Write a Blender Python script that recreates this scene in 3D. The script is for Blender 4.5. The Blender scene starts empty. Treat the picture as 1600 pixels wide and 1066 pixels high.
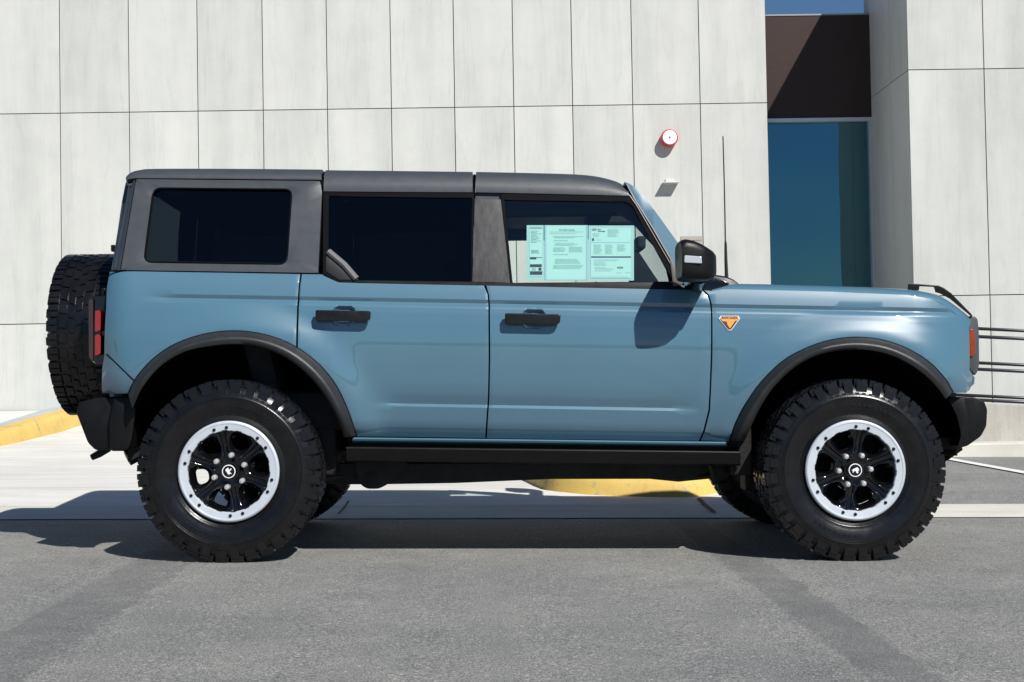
import bpy, bmesh, math, random
from mathutils import Vector, Matrix
random.seed(7)
C = bpy.context.scene.collection
SC = bpy.context.scene
R = math.radians

# ------------------------------------------------------------------ camera
F = 2224.0                       # focal length in photo pixels (1600 wide)
VPX, VPY, ROLL = 770.0, 593.0, 0.017
CAMZ = 0.858
yc = Vector(((VPX-800)/F, -(VPY-533)/F, -1)).normalized()
zc = Vector((-ROLL, 1, 0)); zc = (zc - yc*zc.dot(yc)).normalized()
xc = yc.cross(zc).normalized()
M3 = Matrix((xc, yc, zc))        # camera space -> world
CAM = Vector((0, 0, CAMZ))
cd = bpy.data.cameras.new('camera'); cam = bpy.data.objects.new('camera', cd); C.objects.link(cam)
cam.matrix_world = Matrix.Translation(CAM) @ M3.to_4x4()
cd.sensor_width = 36; cd.lens = 36*F/1600; cd.clip_end = 2000
SC.camera = cam

# ------------------------------------------------------------------ light
SUN = Vector((-0.575, 0.91, -1.0)).normalized()      # direction the light travels
w = bpy.data.worlds.new('World'); SC.world = w; w.use_nodes = True
nt = w.node_tree; nt.nodes.clear()
sky = nt.nodes.new('ShaderNodeTexSky'); sky.sky_type = 'NISHITA'; sky.sun_disc = False
sky.sun_elevation = math.asin(-SUN.z); sky.sun_rotation = math.atan2(-SUN.x, -SUN.y)
sky.air_density = 2.0; sky.dust_density = 0.0; sky.ozone_density = 10.0; sky.altitude = 4000
bg = nt.nodes.new('ShaderNodeBackground'); bg.inputs[1].default_value = 0.05
wo = nt.nodes.new('ShaderNodeOutputWorld')
nt.links.new(sky.outputs[0], bg.inputs[0]); nt.links.new(bg.outputs[0], wo.inputs[0])
sl = bpy.data.lights.new('sun', 'SUN'); sl.energy = 5.0; sl.angle = R(0.5); sl.color = (1, .965, .91)
so = bpy.data.objects.new('sun', sl); C.objects.link(so)
so.rotation_euler = SUN.to_track_quat('-Z', 'Y').to_euler(); so.location = (3, -4, 6)
SC.view_settings.view_transform = 'Standard'; SC.view_settings.look = 'None'
SC.view_settings.gamma = 1; SC.view_settings.exposure = 0.3

# ------------------------------------------------------------------ pixel <-> world
def ray(px, py):
    return M3 @ Vector(((px-800)/F, -(py-533)/F, -1))
def at(px, py, Y):
    d = ray(px, py); return CAM + d*(Y/d.y)
GS = -0.0165
def gz(x): return GS*x
def HG(y): return min(.085, max(0, .068*(y-8.75)))      # the gutter rises towards the drive
def gndh(px, py):
    d = ray(px, py); Y = 9.0
    for _ in range(40):
        p = CAM+d*(Y/d.y); h = gz(p.x)+HG(Y); Y += (p.z-h)*4
    return CAM+d*(Y/d.y)
def gnd(px, py):                 # point on the sloping street
    d = ray(px, py); n = Vector((-GS, 0, 1))
    return CAM + d*(-(CAM.dot(n))/d.dot(n))

# ------------------------------------------------------------------ materials
class NT:
    def __init__(s, name):
        s.m = bpy.data.materials.new(name); s.m.use_nodes = True
        s.t = s.m.node_tree; s.p = s.t.nodes['Principled BSDF']; s.out = s.t.nodes['Material Output']
    def n(s, typ, **kw):
        nd = s.t.nodes.new('ShaderNode'+typ)
        for k, v in kw.items():
            if k.startswith('i_'):
                key = k[2:]; key = int(key) if key.isdigit() else key
                sock = nd.inputs[key]
                if hasattr(v, 'is_linked'): s.t.links.new(v, sock)
                else: sock.default_value = v
            else: setattr(nd, k, v)
        return nd
    def l(s, a, b): s.t.links.new(a, b)
    def set(s, **kw):
        for k, v in kw.items():
            sock = s.p.inputs[k.replace('_', ' ')]
            if hasattr(v, 'is_linked'): s.t.links.new(v, sock)
            else: sock.default_value = v
    def ramp(s, fac, stops):
        r = s.n('ValToRGB'); s.l(fac, r.inputs[0]); e = r.color_ramp.elements
        while len(e) < len(stops): e.new(.5)
        for i, (p, c) in enumerate(stops): e[i].position = p; e[i].color = (*c, 1) if len(c) == 3 else c
        return r.outputs[0]
    def math(s, op, a, b=0.0, c=0.0):
        nd = s.n('Math', operation=op)
        for i, v in enumerate((a, b, c)):
            if hasattr(v, 'is_linked'): s.l(v, nd.inputs[i])
            else: nd.inputs[i].default_value = v
        return nd.outputs[0]
    def noise(s, co, scale, detail=3, rough=.55):
        nd = s.n('TexNoise', i_Scale=scale, i_Detail=detail, i_Roughness=rough); s.l(co, nd.inputs['Vector'])
        return nd.outputs[0]
    def mixc(s, f, a, b, blend='MIX'):
        nd = s.n('Mix', data_type='RGBA', blend_type=blend)
        for k, v in ((0, f), (6, a), (7, b)):
            if hasattr(v, 'is_linked'): s.l(v, nd.inputs[k])
            else: nd.inputs[k].default_value = v if k == 0 else (*v, 1)
        return nd.outputs[2]
    def bump(s, h, strength, dist):
        b = s.n('Bump'); b.inputs['Strength'].default_value = strength; b.inputs['Distance'].default_value = dist
        s.l(h, b.inputs['Height']); s.l(b.outputs[0], s.p.inputs['Normal'])
def gen(s): return s.n('TexCoord').outputs['Object']
def worldpos(s): return s.n('NewGeometry').outputs['Position']

def plain(name, col, rough=.5, metal=0, coat=0, bump=None, var=0.0, spec=.5):
    s = NT(name); co = worldpos(s)
    s.set(Roughness=rough, Metallic=metal, Coat_Weight=coat, Coat_Roughness=.03, Specular_IOR_Level=spec)
    if var:
        nz = s.noise(co, 9, 5)
        a = tuple(c*(1-var) for c in col); b = tuple(min(1, c*(1+var)) for c in col)
        s.set(Base_Color=s.ramp(nz, [(.3, a), (.7, b)]))
        s.set(Roughness=s.math('MULTIPLY_ADD', s.noise(co, 23, 3), .25, rough-.12))
    else: s.set(Base_Color=(*col, 1))
    if bump: s.bump(s.noise(co, bump[0], 2), bump[1], bump[2])
    return s.m
def paint_mat():
    s = NT('blue_grey_paint'); co = worldpos(s)
    s.set(Base_Color=s.ramp(s.noise(co, 2.2, 2), [(.3, (.060, .143, .202)), (.7, (.065, .152, .214))]), Roughness=.38, Coat_Weight=1.0, Coat_Roughness=.012, Coat_IOR=1.75, Specular_IOR_Level=.4)
    nd = s.n('Bump'); nd.inputs['Strength'].default_value = .06; nd.inputs['Distance'].default_value = .004
    s.l(s.noise(co, 7, 2), nd.inputs['Height']); s.l(nd.outputs[0], s.p.inputs['Coat Normal'])
    return s.m
def glass_mat(name, tint, gloss=1.0, base=None):
    s = NT(name); s.t.nodes.remove(s.p)
    tr = s.n('BsdfTransparent'); tr.inputs[0].default_value = (*tint, 1)
    gl = s.n('BsdfGlossy'); gl.inputs[0].default_value = (gloss, gloss, gloss, 1); gl.inputs['Roughness'].default_value = .01
    g = s.n('NewGeometry'); d = s.n('VectorMath', operation='DOT_PRODUCT'); s.l(g.outputs['Normal'], d.inputs[0]); s.l(g.outputs['Incoming'], d.inputs[1])
    fr = s.math('MULTIPLY_ADD', s.math('POWER', s.math('SUBTRACT', 1.0, s.math('ABSOLUTE', d.outputs['Value'])), 5.0), .96, .04)
    mx = s.n('MixShader'); s.l(fr, mx.inputs[0]); s.l(tr.outputs[0], mx.inputs[1]); s.l(gl.outputs[0], mx.inputs[2])
    s.l(mx.outputs[0], s.out.inputs[0]); return s.m
def panel_mat(name, lo, hi):
    s = NT(name); g = s.n('NewGeometry'); co = g.outputs['Position']; rnd = g.outputs['Random Per Island']
    off = s.n('CombineXYZ'); s.l(s.math('MULTIPLY', rnd, 37.0), off.inputs[0]); s.l(s.math('MULTIPLY', rnd, 91.0), off.inputs[2])
    ad = s.n('VectorMath', operation='ADD'); s.l(co, ad.inputs[0]); s.l(off.outputs[0], ad.inputs[1])
    mp = s.n('Mapping'); s.l(ad.outputs[0], mp.inputs[0]); mp.inputs['Rotation'].default_value = (0, R(9), 0); mp.inputs['Scale'].default_value = (1.9, 1, .22)
    wv = s.noise(mp.outputs[0], 1.0, 6, .6)
    mp2 = s.n('Mapping'); s.l(ad.outputs[0], mp2.inputs[0]); mp2.inputs['Rotation'].default_value = (0, R(5), 0); mp2.inputs['Scale'].default_value = (4, 2, .3)
    vein = s.noise(mp2.outputs[0], 1.0, 4, .5)
    base = s.ramp(wv, [(.25, lo), (.5, tuple(a*.3+b*.7 for a, b in zip(lo, hi))), (.68, hi)])
    vm = s.ramp(s.math('ABSOLUTE', s.math('SUBTRACT', vein, .5)), [(0, (.94,)*3), (.02, (1, 1, 1))])
    c = s.mixc(1.0, base, vm, 'MULTIPLY')
    c = s.mixc(1.0, c, s.ramp(s.noise(co, 55, 3), [(.3, (.965,)*3), (.7, (1.0,)*3)]), 'MULTIPLY')
    c = s.mixc(1.0, c, s.ramp(s.noise(ad.outputs[0], 2.6, 6, .65), [(.3, (.93, .93, .935)), (.6, (1.0,)*3)]), 'MULTIPLY')
    c = s.mixc(1.0, c, s.ramp(rnd, [(0, (.955,)*3), (1, (1.0, 1.0, 1.0))]), 'MULTIPLY')
    s.set(Base_Color=c, Roughness=.55, Specular_IOR_Level=.3); return s.m
def seg_mask(s, co, A, B, wdt):
    A, B = Vector(A), Vector(B); d = (B-A); d.z = 0; d.normalize(); n = Vector((-d.y, d.x, 0))
    nd = s.n('VectorMath', operation='SUBTRACT'); s.l(co, nd.inputs[0]); nd.inputs[1].default_value = A
    dt = s.n('VectorMath', operation='DOT_PRODUCT'); s.l(nd.outputs[0], dt.inputs[0]); dt.inputs[1].default_value = n
    v = s.math('ABSOLUTE', s.math('ADD', dt.outputs['Value'], s.math('MULTIPLY_ADD', s.noise(co, 9, 5, .7), .12, -.06)))
    mr = s.n('MapRange', interpolation_type='SMOOTHSTEP'); s.l(v, mr.inputs[0])
    mr.inputs[1].default_value = wdt*.78; mr.inputs[2].default_value = wdt; mr.inputs[3].default_value = 1; mr.inputs[4].default_value = 0
    return mr.outputs[0]
def asphalt_mat(name, marks):
    s = NT(name); co = worldpos(s)
    fine = s.noise(co, 150, 4, .75); mid = s.noise(co, 52, 4, .7); big = s.noise(co, .9, 5, .6)
    c = s.ramp(fine, [(.32, (.062, .063, .063)), (.5, (.222, .222, .214)), (.66, (.50, .495, .47))])
    c = s.mixc(1.0, c, s.ramp(mid, [(.3, (.70,)*3), (.7, (1.2,)*3)]), 'MULTIPLY')
    c = s.mixc(1.0, c, s.ramp(big, [(.3, (.80, .81, .83)), (.7, (1.12, 1.11, 1.08))]), 'MULTIPLY')
    c = s.mixc(1.0, c, s.ramp(s.noise(co, 4.5, 6, .7), [(.3, (.88,)*3), (.55, (1.0,)*3), (.75, (1.14, 1.13, 1.10))]), 'MULTIPLY')
    vo = s.n('TexVoronoi'); vo.inputs['Scale'].default_value = 34; s.l(co, vo.inputs['Vector'])
    pick = s.math('MULTIPLY', s.math('LESS_THAN', vo.outputs['Distance'], .20), s.math('GREATER_THAN', s.n('SeparateColor', i_0=vo.outputs['Color']).outputs[0], .84))
    c = s.mixc(pick, c, (.42, .41, .385))
    for A, B, wd, k in marks:
        m = s.math('MULTIPLY', seg_mask(s, co, A, B, wd), s.math('MULTIPLY_ADD', s.noise(co, 6, 4), .7, k))
        c = s.mixc(m, c, (.075, .078, .083))
    s.set(Base_Color=c, Roughness=.82, Specular_IOR_Level=.35)
    s.bump(s.math('ADD', fine, s.math('MULTIPLY', mid, .7)), .8, .007); return s.m
def concrete_mat(name, lo, hi, streak=False):
    s = NT(name); co = worldpos(s)
    big = s.noise(co, .8, 6, .62); fine = s.noise(co, 90, 4, .65)
    c = s.ramp(big, [(.3, lo), (.68, hi)])
    c = s.mixc(1.0, c, s.ramp(fine, [(.3, (.88,)*3), (.7, (1.04,)*3)]), 'MULTIPLY')
    mp = s.n('Mapping'); s.l(co, mp.inputs[0])
    if streak: mp.inputs['Scale'].default_value = (5, 5, .4)
    else: mp.inputs['Rotation'].default_value = (0, 0, R(35)); mp.inputs['Scale'].default_value = (.5, 5, 1)
    st = s.noise(mp.outputs[0], 1.3, 5, .65)
    c = s.mixc(1.0, c, s.ramp(st, [(.35, (.80, .80, .79) if streak else (.86, .855, .845)), (.58, (1, 1, 1))]), 'MULTIPLY')
    sp = s.noise(co, 2.3, 7, .72)
    c = s.mixc(s.ramp(sp, [(.60, (0, 0, 0)), (.72, (.35, .35, .35))]), c, tuple(v*.62 for v in lo))
    s.set(Base_Color=c, Roughness=.85, Specular_IOR_Level=.3); s.bump(fine, .35, .004); return s.m
def tyre_mat():
    s = NT('tyre_rubber'); co = gen(s)
    s.set(Base_Color=s.ramp(s.noise(co, 12, 5), [(.3, (.003, .003, .004)), (.75, (.008, .008, .0085))]),
          Roughness=s.math('MULTIPLY_ADD', s.noise(co, 16, 4), .22, .16), Specular_IOR_Level=.4)
    s.bump(s.noise(co, 120, 3), .15, .003); return s.m
def yellow_mat():
    s = NT('yellow_kerb_paint'); co = worldpos(s)
    c = s.ramp(s.noise(co, 3.5, 6, .65), [(.28, (.40, .28, .11)), (.42, (.58, .40, .105)), (.75, (.66, .47, .12))])
    c = s.mixc(s.ramp(s.noise(co, 14, 6, .7), [(.56, (0, 0, 0)), (.68, (.85, .85, .85))]), c, (.33, .28, .19))
    c = s.mixc(s.ramp(s.noise(co, 5, 6, .75), [(.60, (0, 0, 0)), (.70, (.7, .7, .7))]), c, (.14, .12, .09))
    s.set(Base_Color=c, Roughness=.7); s.bump(s.noise(co, 40, 3), .3, .004); return s.m
def pillar_mat():
    s = NT('textured_pillar_plastic'); co = worldpos(s)
    mp = s.n('Mapping'); s.l(co, mp.inputs[0]); mp.inputs['Scale'].default_value = (40, 40, 12)
    s.set(Base_Color=s.ramp(s.noise(mp.outputs[0], 1, 6, .7), [(.35, (.018, .018, .02)), (.7, (.06, .06, .062))]), Roughness=.6)
    s.bump(s.noise(co, 300, 2), .3, .002); return s.m

paint = paint_mat()
black = plain('black_plastic', (.0045, .0045, .005), .40, var=.25, bump=(320, .25, .0015), spec=.25)
flarem = plain('flare_plastic', (.017, .018, .019), .46, var=.2, bump=(380, .35, .0015))
hardtop = plain('grey_hardtop', (.043, .049, .057), .42, var=.035, bump=(420, .3, .0012))
under = plain('underbody_black', (.003, .003, .003), .8, var=.3, spec=.12)
framem = plain('frame_black', (.010, .010, .010), .6, var=.5, bump=(40, .4, .006), spec=.3)
seal = plain('rubber_seal', (.004, .004, .005), .6, spec=.06)
gloss = plain('gloss_black', (.003, .003, .004), .10, coat=.15)
silver = plain('silver_ring', (.60, .64, .69), .38, metal=.35, var=.03)
chrome = plain('bright_metal', (.55, .55, .54), .35, metal=.45)
rubber = tyre_mat()
hwhite = plain('white_emblem', (.75, .76, .78), .4)
clear = glass_mat('clear_window_glass', (.955, .98, .97), .8)
privacy = glass_mat('dark_tinted_glass', (.13, .16, .175), .7)
screen = glass_mat('windscreen_glass', (.8, .9, .9), .8)
redl = plain('red_lens', (.58, .002, .010), .12, coat=.3)
dredl = plain('dark_red_lens', (.10, .008, .016), .2, spec=.3)
amber = plain('amber_lens', (.24, .034, .006), .15, coat=.5)
lensm = plain('clear_lens', (.40, .43, .46), .15, coat=1)
interior = plain('dark_interior', (.018, .020, .023), .75, var=.2, spec=.2)
intgrey = plain('interior_grey', (.10, .10, .10), .7)
pillar = pillar_mat()
tilem = panel_mat('stone_panel', (.44, .448, .423), (.562, .568, .537))
joint = plain('dark_joint', (.035, .035, .033), .9)
brown = plain('brown_metal_fascia', (.038, .022, .019), .45, var=.06, spec=.25)
alum = plain('aluminium_frame', (.55, .56, .57), .35, metal=.5)

# ------------------------------------------------------------------ mesh helpers
WL = {}
def wl(o): return WL.get(o.name, Vector((0, 0, 0)))
def obj(name, bm, mats, parent=None, smooth=None, origin=None, ang=32):
    bm.normal_update()
    if smooth is not None:
        for f in bm.faces: f.smooth = smooth
    if any(f.smooth for f in bm.faces):
        lim = R(ang)
        for e in bm.edges:
            if len(e.link_faces) == 2 and e.calc_face_angle(0) > lim: e.smooth = False
    if origin is None:
        vs = [v.co for v in bm.verts]
        origin = Vector([(min(v[i] for v in vs)+max(v[i] for v in vs))/2 for i in range(3)])
    origin = Vector(origin)
    bmesh.ops.translate(bm, verts=bm.verts, vec=-origin)
    me = bpy.data.meshes.new(name); bm.to_mesh(me); bm.free()
    for m in (mats if isinstance(mats, (list, tuple)) else [mats]): me.materials.append(m)
    o = bpy.data.objects.new(name, me); C.objects.link(o); WL[o.name] = origin
    if parent: o.parent = parent; o.location = origin - wl(parent)
    else: o.location = origin
    return o
def tag(o, label=None, cat=None, group=None, kind=None):
    if label: o['label'] = label
    if cat: o['category'] = cat
    if group: o['group'] = group
    if kind: o['kind'] = kind
    return o
def thing(name, loc, label, cat, group=None):
    o = bpy.data.objects.new(name, None); C.objects.link(o); o.location = loc; o.empty_display_size = .2
    WL[o.name] = Vector(loc); return tag(o, label, cat, group)
def recalc(bm): bmesh.ops.recalc_face_normals(bm, faces=bm.faces)
def bevel(bm, wd, seg=2, lim=40):
    es = [e for e in bm.edges if len(e.link_faces) == 2 and e.calc_face_angle(0) > R(lim)]
    if es: bmesh.ops.bevel(bm, geom=es, offset=wd, segments=seg, profile=.5, affect='EDGES', clamp_overlap=True)
def box(bm, a, b, bev=0, mi=0):
    t = bm if not bev else bmesh.new()
    a, b = Vector(a), Vector(b)
    r = bmesh.ops.create_cube(t, size=1)
    for v in r['verts']: v.co = Vector([(a[i]+b[i])/2 + v.co[i]*(b[i]-a[i]) for i in range(3)])
    if bev:
        bevel(t, bev); merge(bm, t, mi)
    elif mi:
        for f in {f for v in r['verts'] for f in v.link_faces}: f.material_index = mi
    return bm
def merge(bm, t, mi=None):
    vm = {v: bm.verts.new(v.co) for v in t.verts}
    for f in t.faces:
        try: nf = bm.faces.new([vm[v] for v in f.verts])
        except ValueError: continue
        nf.smooth = f.smooth; nf.material_index = f.material_index if mi is None else mi
    t.free()
def prism(pts_a, pts_b, bm=None):
    """closed solid between two equal loops"""
    bm = bm or bmesh.new()
    A = [bm.verts.new(p) for p in pts_a]; B = [bm.verts.new(p) for p in pts_b]; n = len(A)
    fs = [bm.faces.new(A), bm.faces.new(B[::-1])]
    for i in range(n): fs.append(bm.faces.new((A[i], B[i], B[(i+1) % n], A[(i+1) % n])))
    bmesh.ops.recalc_face_normals(bm, faces=fs); return bm
def tube(bm, pts, r, seg=10, caps=True, mi=0):
    pts = [Vector(p) for p in pts]; rs = r if isinstance(r, (list, tuple)) else [r]*len(pts)
    rings = []
    for i, p in enumerate(pts):
        d = (pts[min(i+1, len(pts)-1)] - pts[max(i-1, 0)]).normalized()
        u = d.cross(Vector((0, 0, 1)));  u = u if u.length > .05 else d.cross(Vector((0, 1, 0)))
        u.normalize(); v = d.cross(u)
        rings.append([bm.verts.new(p + (u*math.cos(2*math.pi*k/seg) + v*math.sin(2*math.pi*k/seg))*rs[i]) for k in range(seg)])
    fs = []
    for a, b in zip(rings, rings[1:]):
        for k in range(seg): fs.append(bm.faces.new((a[k], a[(k+1) % seg], b[(k+1) % seg], b[k])))
    for f in fs: f.smooth = True
    if caps: fs += [bm.faces.new(rings[0][::-1]), bm.faces.new(rings[-1])]
    for f in fs: f.material_index = mi
    bmesh.ops.recalc_face_normals(bm, faces=fs); return bm
def loft(bm, rows, closed=False, smooth=True, mi=0):
    V = [[bm.verts.new(p) for p in r] for r in rows]; fs = []
    for a, b in zip(V, V[1:]):
        n = len(a)
        for k in range(n if closed else n-1):
            try: f = bm.faces.new((a[k], a[(k+1) % n], b[(k+1) % n], b[k]))
            except ValueError: continue
            f.smooth = smooth; f.material_index = mi; fs.append(f)
    return fs
def revolve(bm, prof, seg=64, axis_c=(0, 0, 0), mi=0, smooth=True, wob=None):
    """profile of (r, y) turned round the Y axis"""
    rows = []
    for r, y in prof:
        rows.append([Vector(axis_c)+Vector((r*math.cos(2*math.pi*k/seg), y, r*math.sin(2*math.pi*k/seg))) for k in range(seg)])
    if wob: rows = wob(rows)
    return loft(bm, rows, True, smooth, mi)
def lerp(a, b, t): return a+(b-a)*t
def interp(tab, x):
    if x <= tab[0][0]: return tab[0][1]
    for (x0, y0), (x1, y1) in zip(tab, tab[1:]):
        if x <= x1: return lerp(y0, y1, (x-x0)/(x1-x0))
    return tab[-1][1]
def spline(pts, n):
    """Catmull-Rom resample of a 2-D polyline"""
    P = [Vector(p) for p in pts]; P = [P[0]*2-P[1]] + P + [P[-1]*2-P[-2]]; out = []
    m = len(P)-3
    for k in range(n):
        u = k/(n-1)*m; i = min(int(u), m-1); t = u-i
        a, b, c, d = P[i:i+4]
        out.append(.5*((2*b)+(c-a)*t+(2*a-5*b+4*c-d)*t*t+(3*b-a-3*c+d)*t**3))
    return out
def roundpoly(pts, r, seg=4):
    out = []; n = len(pts); rr = r if isinstance(r, (list, tuple)) else [r]*n
    for i in range(n):
        p, a, b = Vector(pts[i]), Vector(pts[i-1]), Vector(pts[(i+1) % n])
        ra = min(rr[i], (a-p).length*.45, (b-p).length*.45)
        if ra < .01: out.append(tuple(p)); continue
        s, e = p+(a-p).normalized()*ra, p+(b-p).normalized()*ra
        for k in range(seg+1):
            t = k/seg; out.append(tuple((1-t)**2*s + 2*t*(1-t)*p + t*t*e))
    return out

# ------------------------------------------------------------------ the car body as a surface
YF, YC = 6.70, 7.70              # tyre face, centre line
REAR_O = [(200, 615), (213, 590), (240, 560), (275, 537), (320, 522), (365, 517), (410, 522), (455, 538), (495, 566), (525, 602), (545, 645), (557, 681)]
REAR_I = [(207, 640), (222, 607), (250, 573), (288, 550), (328, 541), (365, 538), (402, 541), (442, 556), (476, 581), (504, 613), (524, 648), (538, 684)]
FRON_O = [(1140, 689), (1150, 661), (1166, 630), (1191, 595), (1225, 563), (1262, 543), (1300, 531), (1340, 527), (1382, 532), (1420, 546), (1452, 566), (1476, 591), (1489, 612)]
FRON_I = [(1163, 689), (1174, 664), (1188, 636), (1208, 606), (1238, 577), (1268, 559), (1302, 549), (1340, 546), (1378, 551), (1410, 563), (1440, 582), (1463, 604), (1478, 624)]
def S2(pts, n): return [tuple(p) for p in spline(pts, n)]
RO, RI, FO, FI = S2(REAR_O, 41), S2(REAR_I, 41), S2(FRON_O, 41), S2(FRON_I, 41)
def xz(px, py, Y): p = at(px, py, Y); return Vector((p.x, p.z))
ARCH = [[xz(*p, 6.8) for p in RO], [xz(*p, 6.8) for p in FO]]
def arch_d(x, z):
    best = 9
    for line in ARCH:
        if x < line[0].x-.4 or x > line[-1].x+.4: continue
        q = Vector((x, z))
        for a, b in zip(line, line[1:]):
            ab = b-a; t = max(0, min(1, (q-a).dot(ab)/ab.length_squared)); best = min(best, (a+ab*t-q).length)
    return best
XR, XF = at(157, 500, 6.9).x, at(1521, 520, 6.95).x
BODY = [(.50, 6.95), (.565, 6.915), (.622, 6.862), (.66, 6.852), (.70, 6.842), (.75, 6.831), (.79, 6.824), (.85, 6.815), (.92, 6.807), (1.0, 6.801), (1.06, 6.801), (1.12, 6.805), (1.17, 6.811), (1.20, 6.817), (1.24, 6.827), (1.27, 6.8355), (1.29, 6.842), (1.31, 6.849), (1.328, 6.857), (1.345, 6.866), (1.38, 6.89)]
XL0, XL1 = at(585, 637, 6.8).x, at(1092, 645, 6.8).x
def tt(x, z): return z + .035*x
DISH = [tuple(xz(537, 493, 6.8)), tuple(xz(834, 498, 6.8))]
XC0, ZC0 = xz(225, 597, 6.8); XC1, ZC1 = xz(1480, 586, 6.8)
def bump1(t, c, a, b): return max(0, 1-abs(t-c)/(a if t < c else b))
def S(x, z):
    t = tt(x, z); Y = interp(BODY, t)
    # upper groove
    k = max(0, min(1, (x-at(225, 465, 6.8).x)/.12))*max(0, min(1, (at(1515, 488, 6.8).x-x)/.08))
    Y += .013*k*bump1(t, 1.222, .020, .020)
    # lower door step
    k = max(0, min(1, (x-XL0)/.10))*max(0, min(1, (XL1-x)/.10))
    Y += .011*k*bump1(t, .735, .014, .055)
    for hx, hz in DISH:
        e = abs((x-hx)/.056)**3.2+abs((z-hz)/.046)**3.2
        if e < 1: Y += .022*(1-e**2.2)
    d = arch_d(x, z)
    if d < .16: q = 1-d/.16; Y -= .036*q*q*(3-2*q)
    if (x < XC0 or x > XC1):
        zc0 = ZC0 if x < XC0 else ZC1
        if z < zc0: Y += (.45 if x < XC0 else .30)*max(0, zc0-z-.006)
    r = .16
    if x < XR+r: q = min(.9, (XR+r-x)/r); Y += r*.75*(1-math.sqrt(max(0, 1-q*q)))
    r = .34
    if x > XF-r: q = min(.93, (x-XF+r)/r); Y += r*.55*(1-math.sqrt(max(0, 1-q*q)))
    return Y
GH = [(1.28, 6.848), (1.80, 6.955)]
def G(x, z): return interp(GH, tt(x, z))
def P(px, py, f=S, off=0.0):
    Y = 6.83
    for _ in range(5):
        p = at(px, py, Y+off); Y = f(p.x, p.z)
    return at(px, py, Y+off)
TL = [.565, .59, .622, .66, .70, .721, .728, .735, .75, .768, .79, .85, .88, .92,  1.0, 1.06, 1.08, 1.09, *[1.098+.005*k for k in range(21)], 1.209, 1.222, 1.232, 1.240, 1.27, 1.29, 1.31, 1.328, 1.345]
def panel(poly, f=S, off=0.0, dx=.05, levels=TL, thick=.014, flip=False, bev=.0025, extra_x=()):
    bm = bmesh.new()
    vs = []
    for p in poly:
        q = P(p[0], p[1], f, off); vs.append(bm.verts.new((q.x, 0, q.z)))
    bm.faces.new(vs)
    def cut(co, no):
        bmesh.ops.bisect_plane(bm, geom=bm.verts[:]+bm.edges[:]+bm.faces[:], plane_co=co, plane_no=no, dist=1e-5)
    xs = [v.co.x for v in bm.verts]; x0, x1 = min(xs), max(xs)
    k = math.ceil(x0/dx)
    while k*dx < x1: cut((k*dx, 0, 0), (1, 0, 0)); k += 1
    for x in extra_x: cut((x, 0, 0), (1, 0, 0))
    for t in levels: cut((0, 0, t), (.035, 0, 1))
    bmesh.ops.triangulate(bm, faces=[q for q in bm.faces if len(q.verts) > 4])
    for v in bm.verts: v.co.y = f(v.co.x, v.co.z)+off
    for q in bm.faces:
        q.normal_update()
        if q.normal.y > 0: q.normal_flip()
        q.smooth = True
    return thicken(bm, thick, bev)
def thicken(bm, thick, bev=0):
    """give an open sheet facing -Y an edge and a back"""
    bd = [e for e in bm.edges if len(e.link_faces) == 1]
    fr = bm.faces[:]
    cp = {v: bm.verts.new(v.co+Vector((0, thick, 0))) for v in bm.verts[:]}
    for f in fr:
        nf = bm.faces.new([cp[v] for v in reversed(f.verts)]); nf.smooth = True; nf.material_index = f.material_index
    sd = []
    for e in bd:
        a, b = e.verts
        l = e.link_faces[0]
        vl = l.verts[:]; i = vl.index(a)
        if vl[(i+1) % len(vl)] is not b: a, b = b, a
        sd.append(bm.faces.new((b, a, cp[a], cp[b])))
    for f in sd: f.smooth = False
    if bev: bmesh.ops.bevel(bm, geom=bd, offset=bev, segments=2, profile=.5, affect='EDGES', clamp_overlap=True)
    return bm
def mirror(bm):
    b = bm.copy()
    for v in b.verts: v.co.y = 2*YC-v.co.y
    bmesh.ops.reverse_faces(b, faces=b.faces); return b
def hit(poly, c, ang):
    d = Vector((math.cos(ang), math.sin(ang))); best = None; n = len(poly)
    for i in range(n):
        a, b = Vector(poly[i])-c, Vector(poly[(i+1) % n])-c; e = b-a
        den = d.x*e.y-d.y*e.x
        if abs(den) < 1e-9: continue
        s = (a.x*e.y-a.y*e.x)/den; u = (a.x*d.y-a.y*d.x)/den
        if s > 0 and -1e-6 <= u <= 1+1e-6: best = s if best is None else max(best, s)
    return c+d*best
def ringpanel(outer, inner, f=G, off=0.0, thick=.014, loops=2, bev=.0025):
    c = sum((Vector(p) for p in inner), Vector((0, 0)))/len(inner)
    an = sorted({round(math.atan2(p[1]-c.y, p[0]-c.x), 4) for p in list(outer)+list(inner)} | {round(-math.pi+k*math.pi/24, 4) for k in range(48)})
    bm = bmesh.new(); rows = []
    for k in range(loops+1):
        row = []
        for a in an:
            q = hit(outer, c, a).lerp(hit(inner, c, a), k/loops); row.append(P(q.x, q.y, f, off))
        rows.append(row)
    loft(bm, rows, True)
    bmesh.ops.remove_doubles(bm, verts=bm.verts, dist=2e-4)
    for q in bm.faces:
        q.normal_update()
        if q.normal.y > 0: q.normal_flip()
    return thicken(bm, thick, bev)
def flat(poly, f=G, off=0.0, thick=.004, bev=0):
    return panel(poly, f, off, dx=.25, levels=(), thick=thick, bev=bev)
def both(name, bm, mat, parent, **kw):
    far = mirror(bm)
    a = obj(name, bm, mat, parent, **kw); b = obj(name, far, mat, parent, **kw); return a, b

base = Vector((.25, YC, gz(.25)))
car = thing('parked_car', base, 'grey blue four door off-road vehicle with dark grey hardtop parked side-on on the asphalt', 'car')

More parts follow.
